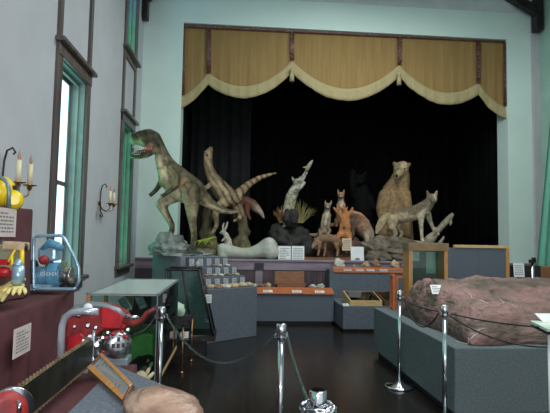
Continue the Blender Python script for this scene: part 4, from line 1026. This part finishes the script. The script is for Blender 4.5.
def stumpmb(px,top,bot,r0,r1,Y,seed,lean=0):
    mb=MB(); pts=[];rs=[]
    n=16
    for i in range(n+1):
        t_=i/n; y=bot+(top-bot)*t_; p=P(px+lean*t_+1.2*math.sin(t_*7+seed),y,Y); pts.append(p); rs.append((r1*(1-t_)**3+r0*(1-(1-t_)**3))*Y/F*(1+.12*math.sin(t_*19+seed)))
    mb.tube(pts,rs,18)
    for v in mb.v: v += V((noise.noise(v*7),noise.noise(v*7+V((9,0,0))),0))*.05
    return mb
def onfloor(p): return p
Yst=10.6; zb_=P(210,248,Yst)
tag(stumpmb(207,203,249,5,13,YR+.45,1,lean=1).build('tree_stump','stump'),'olive tree stump model with a flared foot under the striped dinosaur','tree stump')
tag(stumpmb(243,213,249,4.5,12,YR+.45,4,lean=-1).build('tree_stump','stump'),'slim tree stump model right of the striped dinosaur, behind the big bone','tree stump')
tag(rockmb((P(224,248,YR).x,YR+.4,SZ+.08),(.75,.45,.13),seed=2,amp=.3,sub=4,flatz=-.08).build('scenic_base','stump'),'mossy scenic base under the tree stumps on the stage','scenic base')
YL=10.02
t=thing('lizard_model',P(204,243,YL),'bright green lizard model at the foot of the left tree stump','lizard')
mb=MB(); mb.tube([P(196,241,YL),P(200,241.5,YL),P(205,240.5,YL),P(209,239.5,YL),P(213,237.5,YL),P(217,237.5,YL)],[.012,.032,.042,.035,.02,.006],10)
for px,dx in ((201,-2),(203,2),(208,-2),(210,2)): mb.tube([P(px,241,YL-.03),P(px+dx,243,YL-.08),P(px+dx*1.4,245.5,YL-.09)],[.014,.01,.008],6)
mb.build('body','lizard',t)
rock('mossy_stone',(P(204,248,YL).x,YL+.02,SZ+.10),(.30,.12,.11),'stump','low mossy ledge under the green lizard model',seed=3,sub=3,flatz=-.1)
t=thing('hare_figurine',P(227,249,YL),'small pale long-eared animal figurine beside the left end of the big bone','figurine')
PG=(.50,.45,.38)
blob('body',[dict(c=PG,p=[(229,247,0,4),(228,241,0,3.8),(226,235,0,2.8),(223,232,0,2.3),(220.5,233,0,1.2)]),dict(c=PG,p=[(224.5,231,-.02,1.2),(226.5,226,-.03,1.3),(227.5,222,-.03,.8)]),dict(c=PG,p=[(223,231,.03,1.1),(223,226,.04,1.2),(224,223,.04,.7)]),dict(c=PG,p=[(225,238,-.08,1.4),(222,241,-.1,1)])],YL-.1,t,'fur',voxel=.012,smooth=2)
# bone
YBn=9.92
t=thing('giant_bone',P(248,260,YBn),'giant pale cast limb bone lying on the front edge of the stage','bone')
BC=(.52,.55,.47)
o=blob('shaft',[dict(c=BC,p=[(226,251,0,8),(233,252.5,0,6.8),(242,253.5,0,5.8),(252,253,0,6.2),(261,250.5,0,8),(268,248,0,10.5)]),
 dict(c=BC,p=[(222,248,-.04,5),(223,255,-.05,5.5)]),dict(c=BC,p=[(226,246,.08,4.5),(226,256,.05,5)]),
 dict(c=BC,p=[(269,244.5,-.05,7.5),(271,252,-.05,8.6)]),dict(c=BC,p=[(265,245,.08,6),(266,253,.06,7)])],YBn,t,'fur',voxel=.018,smooth=6)
o.data.materials[0]=M['bone']
# cards along the stage front
card(P(284.5,261,9.80)*1.0,.255,.30,0,.12,'left of the two white sheets standing on the stage edge beside the bone',rows=7,name='notice')
card(P(298,261,9.80),.255,.30,0,.12,'right of the two white sheets standing on the stage edge beside the bone',rows=7,name='notice')
card(P(347,250.5,9.95),.20,.25,0,.12,'tan notice below the orange fox on the stage',m='tan',rows=5,name='notice')
card(P(357.5,262,9.80),.27,.31,0,.12,'pale notice with a small black drawing on the stage edge',rows=4,picture=True,name='notice')
tag(MB().bb(P(304,259,9.8).x,P(351,259,9.8).x,9.82,9.93,SZ+.005,SZ+.06).build('wooden_plank','boxwood'),'brown wooden plank along the stage edge right of the white sheets','plank')

# ------------------------------------------------------------------ mounts on stage
def zfloor(px,Y): return V((P(px,250,Y).x,Y,SZ))
YA=10.5
def mound(name,x0p,x1p,top,Y,ry_,m,label,seed,amp=.35,sub=5):
    a=P(x0p,top,Y);b_=P(x1p,top,Y); h=a.z-SZ
    mb=rockmb(((a.x+b_.x)/2,Y+.1,SZ+h*.35),((b_.x-a.x)/2,ry_,h*.62),seed=seed,amp=amp,sub=sub,freq=1.8,flatz=-h*.35); return tag(mb.build(name,m),label,'rock')
mound('rock_mound',266,314,224,10.45,.5,'rockd','dark rock mound under the reaching wildcat',3)
mound('rock_mound',312,366,236,10.35,.4,'rockr','rusty brown rock mound under the group of foxes',6)
mound('log_mound',360,418,236,10.3,.42,'rockb','grey-brown knotted log mound under the wolf',8)
mound('rock_mound',405,452,243,10.3,.35,'rockb','brown rock ledge at the foot of the driftwood branch',9,sub=4)
# wildcat
t=thing('taxidermy_wildcat',P(291,215,YA),'grey spotted wildcat mount standing upright and reaching for a bird','wildcat')
G1,G2=(.40,.36,.27),(.55,.51,.42)
def catcol(p,n,c): 
    v=noise.noise(p*22); return c*(.55 if v>.22 else 1.05)
CH=[dict(c=G1,p=[(287,216,0,5),(289,207,0,6.2),(291,198,0,6),(294,191,0,5.2,G2),(297,186,0,4)]),
 dict(c=G1,p=[(297,182.5,-.03,4.2),(299,181,-.12,2.6,G2),(300.5,180.5,-.17,1.6,G2)]),
 dict(c=G1,p=[(293.5,180.5,0,1.6),(292,177,0,.8)]),dict(c=G1,p=[(299,179.5,.05,1.5),(300.5,176.5,.05,.8)]),
 dict(c=G2,p=[(298,189,-.05,2.8),(301,182,-.12,2.3),(304,176,-.15,2.2),(306,172,-.18,1.9)]),
 dict(c=G2,p=[(295,191,-.12,2.6),(300,188,-.22,2),(304,183,-.26,1.9)]),
 dict(c=G1,p=[(286,212,-.05,4.2),(285,219,-.12,2.8),(286,224,-.14,2.2),(284,226,-.22,2)]),
 dict(c=G1,p=[(291,212,.05,4.2),(294,219,0,2.8),(293,224,-.05,2.2),(291,226,-.12,2)]),
 dict(c=G1,p=[(283,213,.1,1.8),(279,211,.1,1.3)])]
blob('body',CH,YA,t,'fur',voxel=.018,smooth=2,colfn=catcol)
dots('eye','eye',t,[(298,181,YA-.13,.6),(301.5,181.5,YA-.10,.5)]); dots('nose','nose',t,[(301,183,YA-.2,.7)])
t=thing('taxidermy_bird',P(308,166,YA),'small grey-brown bird mount held above the paw of the wildcat','bird')
blob('body',[dict(c=(.34,.28,.21),p=[(306,171,-.1,1.2),(308,167.5,-.1,2.4),(310,164,-.1,2),(312.5,160.5,-.1,.9)]),dict(c=(.34,.28,.21),p=[(307,168,-.1,1.2),(304,167,-.1,.7),(302,168,-.1,.4)])],YA-.12,t,'fur',voxel=.014,smooth=2)
MB().tube([P(304.5,175,YA-.25),P(307,170,YA-.24),P(309,167,YA-.22)],.008,6).build('support_wire','iron',t)
def grass(px,py,Y,wid,h,n,m,label,seed):
    r=random.Random(seed); mb=MB()
    for k in range(n):
        a=r.uniform(-1,1); b0=P(px+a*wid*.15,py,Y+r.uniform(-.1,.1)); tip=P(px+a*wid,py-h*(1-.45*abs(a))*r.uniform(.6,1),Y+r.uniform(-.25,.25)); m_=b0.lerp(tip,.5)+V((0,0,.05))
        mb.tube([b0,m_,tip],[.011,.009,.001],4,cap=False,flat=.3)
    o=mb.build('grass_tuft',m); tag(o,label,'grass',kind=None); return o
grass(281,223,YA-.1,9,21,60,'grasso','rust-coloured dry grass tuft left of the reaching wildcat',1)
grass(300,223,YA-.05,18,26,110,'grass','olive dry grass tuft right of the reaching wildcat',2)
tag(rockmb(P(291,217,YA-.35),(.15,.10,.17),seed=21,amp=.6,sub=3).build('dark_stump','rockd'),'small black stump at the feet of the reaching wildcat','tree stump')
# foxes
def fox(px,py,s,Y,c,ch,label,lean=0,face=True,flip=1):
    """upright fox, px,py = foot centre, s = height in pixels"""
    t=thing('taxidermy_fox',P(px,py,Y),label,'fox'); u=s/40
    X=lambda x,y:(px+(x+lean*(-y)/40*1.0)*u*flip, py+y*u)
    def q(x,y,d,r,*cc): a=X(x,y); return (a[0],a[1],d,r*u,*cc)
    CH=[dict(c=c,p=[q(0,-6,0,6.5),q(0,-13,0,6.2),q(0,-21,0,5),q(0,-28,-.02,3.8),q(0,-32,-.04,3.6)]),
     dict(c=ch,p=[q(0,-14,-.06,4.5),q(0,-22,-.08,3.6),q(0,-28,-.07,2.4)]),
     dict(c=c,p=[q(0,-34,-.06,4),q(0,-33,-.14,2.4),q(0,-32,-.22,1.2,ch)]),
     dict(c=c,p=[q(-2.8,-36.5,-.03,1.7),q(-3.6,-41,-.02,.6)]),dict(c=c,p=[q(2.8,-36.5,-.03,1.7),q(3.6,-41,-.02,.6)]),
     dict(c=c,p=[q(-3,-24,-.1,2.2),q(-4,-16,-.18,1.6),q(-3.5,-9,-.2,1.3)]),dict(c=c,p=[q(3,-24,-.1,2.2),q(4,-16,-.18,1.6),q(3.5,-9,-.2,1.3)]),
     dict(c=c,p=[q(-4,-6,-.06,3.8),q(-4.5,-1,-.14,1.8),q(-5,0,-.24,1.4)]),dict(c=c,p=[q(4,-6,-.06,3.8),q(4.5,-1,-.14,1.8),q(5,0,-.24,1.4)]),
     dict(c=c,p=[q(-4,-3,.15,2),q(-9,-1,.18,2.6),q(-14,-1,.15,2.2),q(-17,-2,.12,1)])]
    blob('body',CH,Y,t,'fur',voxel=.016,smooth=2)
    if face:
        for dx in (-1.5,1.5): a=X(dx,-34.6); dots('eye','eye',t,[(a[0],a[1],Y-.06-.07*u-.035,.55)])
        a=X(0,-32); dots('nose','nose',t,[(a[0],a[1],Y-.25,.7)])
OR,GY,WH=(.46,.19,.075),(.30,.22,.155),(.52,.45,.36)
fox(324,236,35,10.5,GY,WH,'grey-brown fox mount sitting upright at the left of the fox group',lean=5)
fox(341,226,36,10.65,(.36,.20,.11),WH,'fox mount standing tallest in the middle of the fox group')
# orange fox turned away
t=thing('taxidermy_fox',P(345,238,10.3),'bright orange fox mount rearing up with raised forepaws, at the front of the fox group','fox')
blob('body',[dict(c=OR,p=[(344,235,0,6),(345,227,0,6.2),(345,219,0,5),(345,213,0,3.6)]),dict(c=OR,p=[(345,212,0,3.4),(343,209,-.05,2.2),(340.5,207.5,-.1,1.2)]),
 dict(c=OR,p=[(342,218,0,2.6),(337,212,-.05,1.8),(334,208,-.08,1.3)]),dict(c=OR,p=[(347,218,0,2.6),(351,212,-.05,2),(352.5,208,-.05,1.2)]),
 dict(c=OR,p=[(346,210,.03,1.3),(347.5,206.5,.03,.6)]),dict(c=OR,p=[(344,210,-.03,1.2),(344,206.5,-.03,.6)]),
 dict(c=OR,p=[(341,234,-.05,4),(337,238,-.15,2),(334,239,-.22,1.6)]),dict(c=OR,p=[(348,234,-.05,4),(350,239,-.15,2),(349,241,-.22,1.6)]),
 dict(c=OR,p=[(338,236,.15,2),(330,238,.1,2.6),(324,237,.05,1.6)])],10.3,t,'fur',voxel=.016,smooth=2)
# badger-like mount
t=thing('taxidermy_badger',P(362,238,10.45),'reddish grey badger-like mount with arched back right of the foxes','badger')
RB,GB=(.34,.18,.12),(.36,.29,.22)
blob('body',[dict(c=RB,p=[(350,220,0,6,(.10,.07,.05)),(356,221,0,8.5,(.13,.08,.06)),(362,226,0,9,RB),(367,233,0,7.5,GB),(370,239,0,5,GB)]),
 dict(c=(.42,.24,.15),p=[(352,212.5,-.03,2.6),(360,215,-.03,2.8),(367,222,-.03,2.8)]),
 dict(c=(.10,.07,.05),p=[(349,222,-.1,4),(346,226,-.2,2.6),(344,228,-.26,1.6)]),
 dict(c=(.10,.07,.05),p=[(353,226,-.12,3),(353,234,-.16,2.2),(352,238,-.18,1.8)]),dict(c=GB,p=[(367,236,-.12,3.6),(367,242,-.18,2.2)])],10.45,t,'fur',voxel=.018,smooth=3)
# small brown animal at the foot
t=thing('taxidermy_marten',P(322,250,10.0),'brown marten-like mount crouching at the front of the rusty rock mound','marten')
blob('body',[dict(c=(.24,.14,.09),p=[(317,241,0,3.6),(323,238.5,0,4.6),(331,239,0,5),(338,242,0,4.2),(343,248,.05,2),(347,253,.05,1.2)]),dict(c=(.28,.17,.11),p=[(316,243,-.08,3.4),(313.5,246,-.14,2),(312.5,248,-.18,1.2)]),
 dict(c=(.24,.14,.09),p=[(320,243,-.06,2.2),(319,250,-.08,1.5),(318,255,-.12,1.3)]),dict(c=(.24,.14,.09),p=[(325,244,0,2.2),(325,251,0,1.5),(324,256,-.05,1.3)]),dict(c=(.24,.14,.09),p=[(336,245,-.05,2.6),(338,251,-.06,1.6),(337,256,-.1,1.3)]),
 dict(c=(.24,.14,.09),p=[(315,239.5,-.04,1.2),(314.5,237.5,-.04,.6)])],9.98,t,'fur',voxel=.014,smooth=2)
# black bear-like mount in the dark
t=thing('taxidermy_black_bear',P(362,222,11.3),'black bear mount hardly visible against the backdrop behind the fox group','bear')
BK=(.003,.003,.003)
blob('body',[dict(c=BK,p=[(362,225,0,11),(362,210,0,11.5),(361,196,0,10),(360,186,0,7)]),dict(c=BK,p=[(360,180,-.05,6.5),(360,182,-.25,3)]),dict(c=BK,p=[(355,174,0,2.2),(354,172,0,1.4)]),dict(c=BK,p=[(365,174,0,2.2),(366,172,0,1.4)]),
 dict(c=BK,p=[(354,196,-.1,4.5),(352,184,-.2,3.6),(353,172,-.25,3.2)]),dict(c=BK,p=[(369,197,-.1,4.5),(373,207,-.2,3.4)]),dict(c=BK,p=[(356,226,0,7),(355,245,-.05,5),(355,254,-.1,4.6)]),dict(c=BK,p=[(368,226,0,7),(369,245,-.05,5),(369,254,-.1,4.6)])],11.3,t,'fur',voxel=.03,smooth=3)
# pale bear
t=thing('taxidermy_bear',P(397,262,11.2),'large pale tan bear mount standing behind the wolf','bear')
T1,T2=(.40,.26,.135),(.54,.40,.24)
blob('body',[dict(c=T1,p=[(394,222,.05,15),(393,208,.05,16),(395,194,0,14.5),(399,184,-.05,11),(401,176,-.1,9)]),
 dict(c=T2,p=[(401,169,-.12,8),(403,167,-.2,6.5)]),
 dict(c=T2,p=[(400,172,-.3,5),(397.5,176,-.48,3.2),(396.5,177,-.56,2.6,(.40,.3,.2))]),
 dict(c=T1,p=[(394.5,164,-.08,2.4),(394,163,-.08,2)]),dict(c=T1,p=[(408.5,165,-.08,2.4),(409.5,164,-.08,2)]),
 dict(c=T1,p=[(386,196,-.15,8),(382,208,-.2,6.5),(384,222,-.22,5.2),(383,236,-.25,5)]),
 dict(c=T1,p=[(404,194,-.2,7),(407,206,-.3,5.6),(406,220,-.3,5),(407,234,-.3,4.6)]),
 dict(c=T1,p=[(388,224,.1,11),(386,240,.05,8),(386,250,0,7),(386,254,-.1,6)]),dict(c=T1,p=[(402,224,.1,11),(406,240,.05,8),(407,250,0,7),(407,254,-.1,6)])],11.2,t,'fur',voxel=.028,smooth=3,
 colfn=lambda p,n,c:c*(.85+.3*noise.noise(V((p.x*6,p.y*6,p.z*2)))))
dots('eye','eye',t,[(398.5,168.5,11.2-.40,.7),(404.5,168.5,11.2-.36,.7)]); dots('nose','nose',t,[(396.5,175.6,11.2-.62,1.6)])
# wolf
YW=10.25
W1,W2,W3=(.42,.32,.19),(.52,.45,.33),(.12,.09,.065)
def wolfcol(p,n,c):
    zt_=p.z-P(400,216,YW).z; q_=zt_*8+1.2*noise.fractal(V((p.x*7,p.y*4,p.z*7)),1,2,4)
    if q_>0 and p.x<P(428,200,YW).x: c=c.lerp(V(W3),min(.8,q_*.9))
    if n.z<-.2: c=c.lerp(V((.62,.50,.40)),.5)
    return c
t=thing('taxidermy_wolf',P(408,240,YW),'grey-tan wolf mount standing on the log with head turned to the viewer','wolf')
blob('body',[dict(c=W1,p=[(391,218,.1,6.5),(397,216.5,.08,7.6),(405,215,.04,7.6),(413,213.5,0,8),(420,211,-.04,8.2),(425,207,-.08,7),(429,203,-.12,5.6)]),
 dict(c=W2,p=[(431.5,199,-.18,5.6),(433,199,-.26,4.3),(433.5,201,-.36,2.5),(433.5,202,-.46,1.6)]),
 dict(c=W2,p=[(428,204,-.2,4.2),(426,211,-.18,4.6)]),
 dict(c=W1,p=[(428.5,195,-.16,2.2),(427,190.8,-.14,.8)]),dict(c=W1,p=[(435.5,195,-.16,2.2),(437,190.8,-.14,.8)]),
 dict(c=W1,p=[(387,216,.1,4.5),(382,222,.12,4.6),(379,228,.13,4),(376.5,233,.13,1.6)]),   # tail
 dict(c=W1,p=[(393,219,0,6.6),(392,227,-.04,4),(396,233,.0,2.3),(393,240,.0,1.8),(395,242.5,-.06,2)]),
 dict(c=W1,p=[(397,219,.2,5.6),(398,227,.2,3.4),(402,233,.22,2.1),(399,240,.2,1.7),(401,242.5,.14,1.8)]),
 dict(c=W2,p=[(421,214,-.14,4.4),(421,223,-.15,2.6),(421.5,232,-.14,1.9),(422,239,-.14,1.8),(423,241,-.2,2)]),
 dict(c=W2,p=[(427,212,0,4),(430,221,.0,2.5),(433,228,.0,1.9),(436,233,-.02,1.8),(438,234,-.06,1.9)])],YW,t,'fur',voxel=.017,smooth=2,colfn=wolfcol)
dots('eye','eye',t,[(431.3,198.3,YW-.34,.6),(435.3,198.3,YW-.34,.6)]); dots('nose','nose',t,[(433.6,201.6,YW-.50,.9)])
# driftwood
t=thing('driftwood_branch',P(433,243,10.3),'forked grey driftwood branch rising to the right of the wolf','driftwood')
mb=MB(); mb.tube([P(426,245,10.2),P(431,239,10.2),P(437,232,10.25),P(444,224,10.25),P(450,217,10.25),P(453,214,10.25)],[.13,.11,.075,.06,.06,.035],10)
mb.tube([P(449,218,10.25),P(451,223,10.22),P(450.5,226,10.2)],[.045,.03,.01],8).tube([P(432,241,10.2),P(434,234,10.15),P(436,228,10.1)],[.06,.04,.02],8).tube([P(438,246,10.2),P(442,240,10.2),P(444,236,10.2)],[.05,.035,.015],8).tube([P(427,243,10.1),P(422,244,10.05),P(414,241,10.0)],[.07,.05,.02],8)
for v in mb.v: v+=V((noise.noise(v*9),noise.noise(v*9+V((4,0,0))),noise.noise(v*9+V((0,7,0)))))*.03
mb.build('branch','drift',t)
tag(MB().hexa([P(457,162,12.9),P(460,162,12.9),P(460,162,12.93),P(457,162,12.93),P(458,153.5,12.9),P(461.5,154,12.9),P(461.5,154,12.93),P(458,153.5,12.93)]).build('white_tag','white'),'small white tag hanging on the black backdrop','tag')
# broad base rocks in front of tiers
for px,s in ((372,.10),(384,.12),(400,.11),(414,.12)):
    p=P(px,258,10.0); rock('loose_stone',(p.x,10.0,SZ+s*.5),(s*1.3,s,s*.9),'rockb','loose brown stone at the foot of the wolf log','rock',seed=px,sub=3,amp=.4,flatz=-s*.5,group='loose stones below the wolf log')

# ------------------------------------------------------------------ light
w=bpy.data.worlds.new('world'); S.world=w; w.use_nodes=True
bg=w.node_tree.nodes['Background']; bg.inputs[0].default_value=(.88,.93,1.0,1); bg.inputs[1].default_value=.8
def area(name,loc,rot,size,e,c,sy=None):
    l=bpy.data.lights.new(name,'AREA'); l.energy=e; l.color=c; l.size=size
    if sy: l.shape='RECTANGLE'; l.size_y=sy
    o=bpy.data.objects.new(name,l); COL.objects.link(o); o.location=loc; o.rotation_euler=rot; return o
area('overhead_fill',(2.2,1.5,6.0),(0,0,0),2.5,150,(1,.97,.95)); area('overhead_fill',(2.2,6.4,6.0),(.15,0,0),2.5,170,(.92,1,.97))  # unseen overhead lights added to brighten the hall and stage
l=bpy.data.lights.new('camera_flash','SPOT'); l.energy=130; l.color=(.95,.97,1); l.shadow_soft_size=.03; l.spot_size=1.7; l.spot_blend=.6
o=bpy.data.objects.new('camera_flash',l); COL.objects.link(o); o.location=(.03,-.02,1.60); o.rotation_euler=(math.radians(88),0,-.08)
l=bpy.data.lights.new('stage_spotlight','SPOT'); l.energy=60; l.color=(1,.55,.3); l.shadow_soft_size=.05; l.spot_size=.16; l.spot_blend=.7
o=bpy.data.objects.new('stage_spotlight',l); COL.objects.link(o); o.location=(4.9,10.0,4.6); tgt=P(347,226,10.3); o.rotation_euler=(tgt-o.location).to_track_quat('-Z','Y').to_euler()
vs_=S.view_settings; vs_.view_transform='Standard'; vs_.look='None'; vs_.gamma=1; vs_.exposure=.25; vs_.use_curve_mapping=False
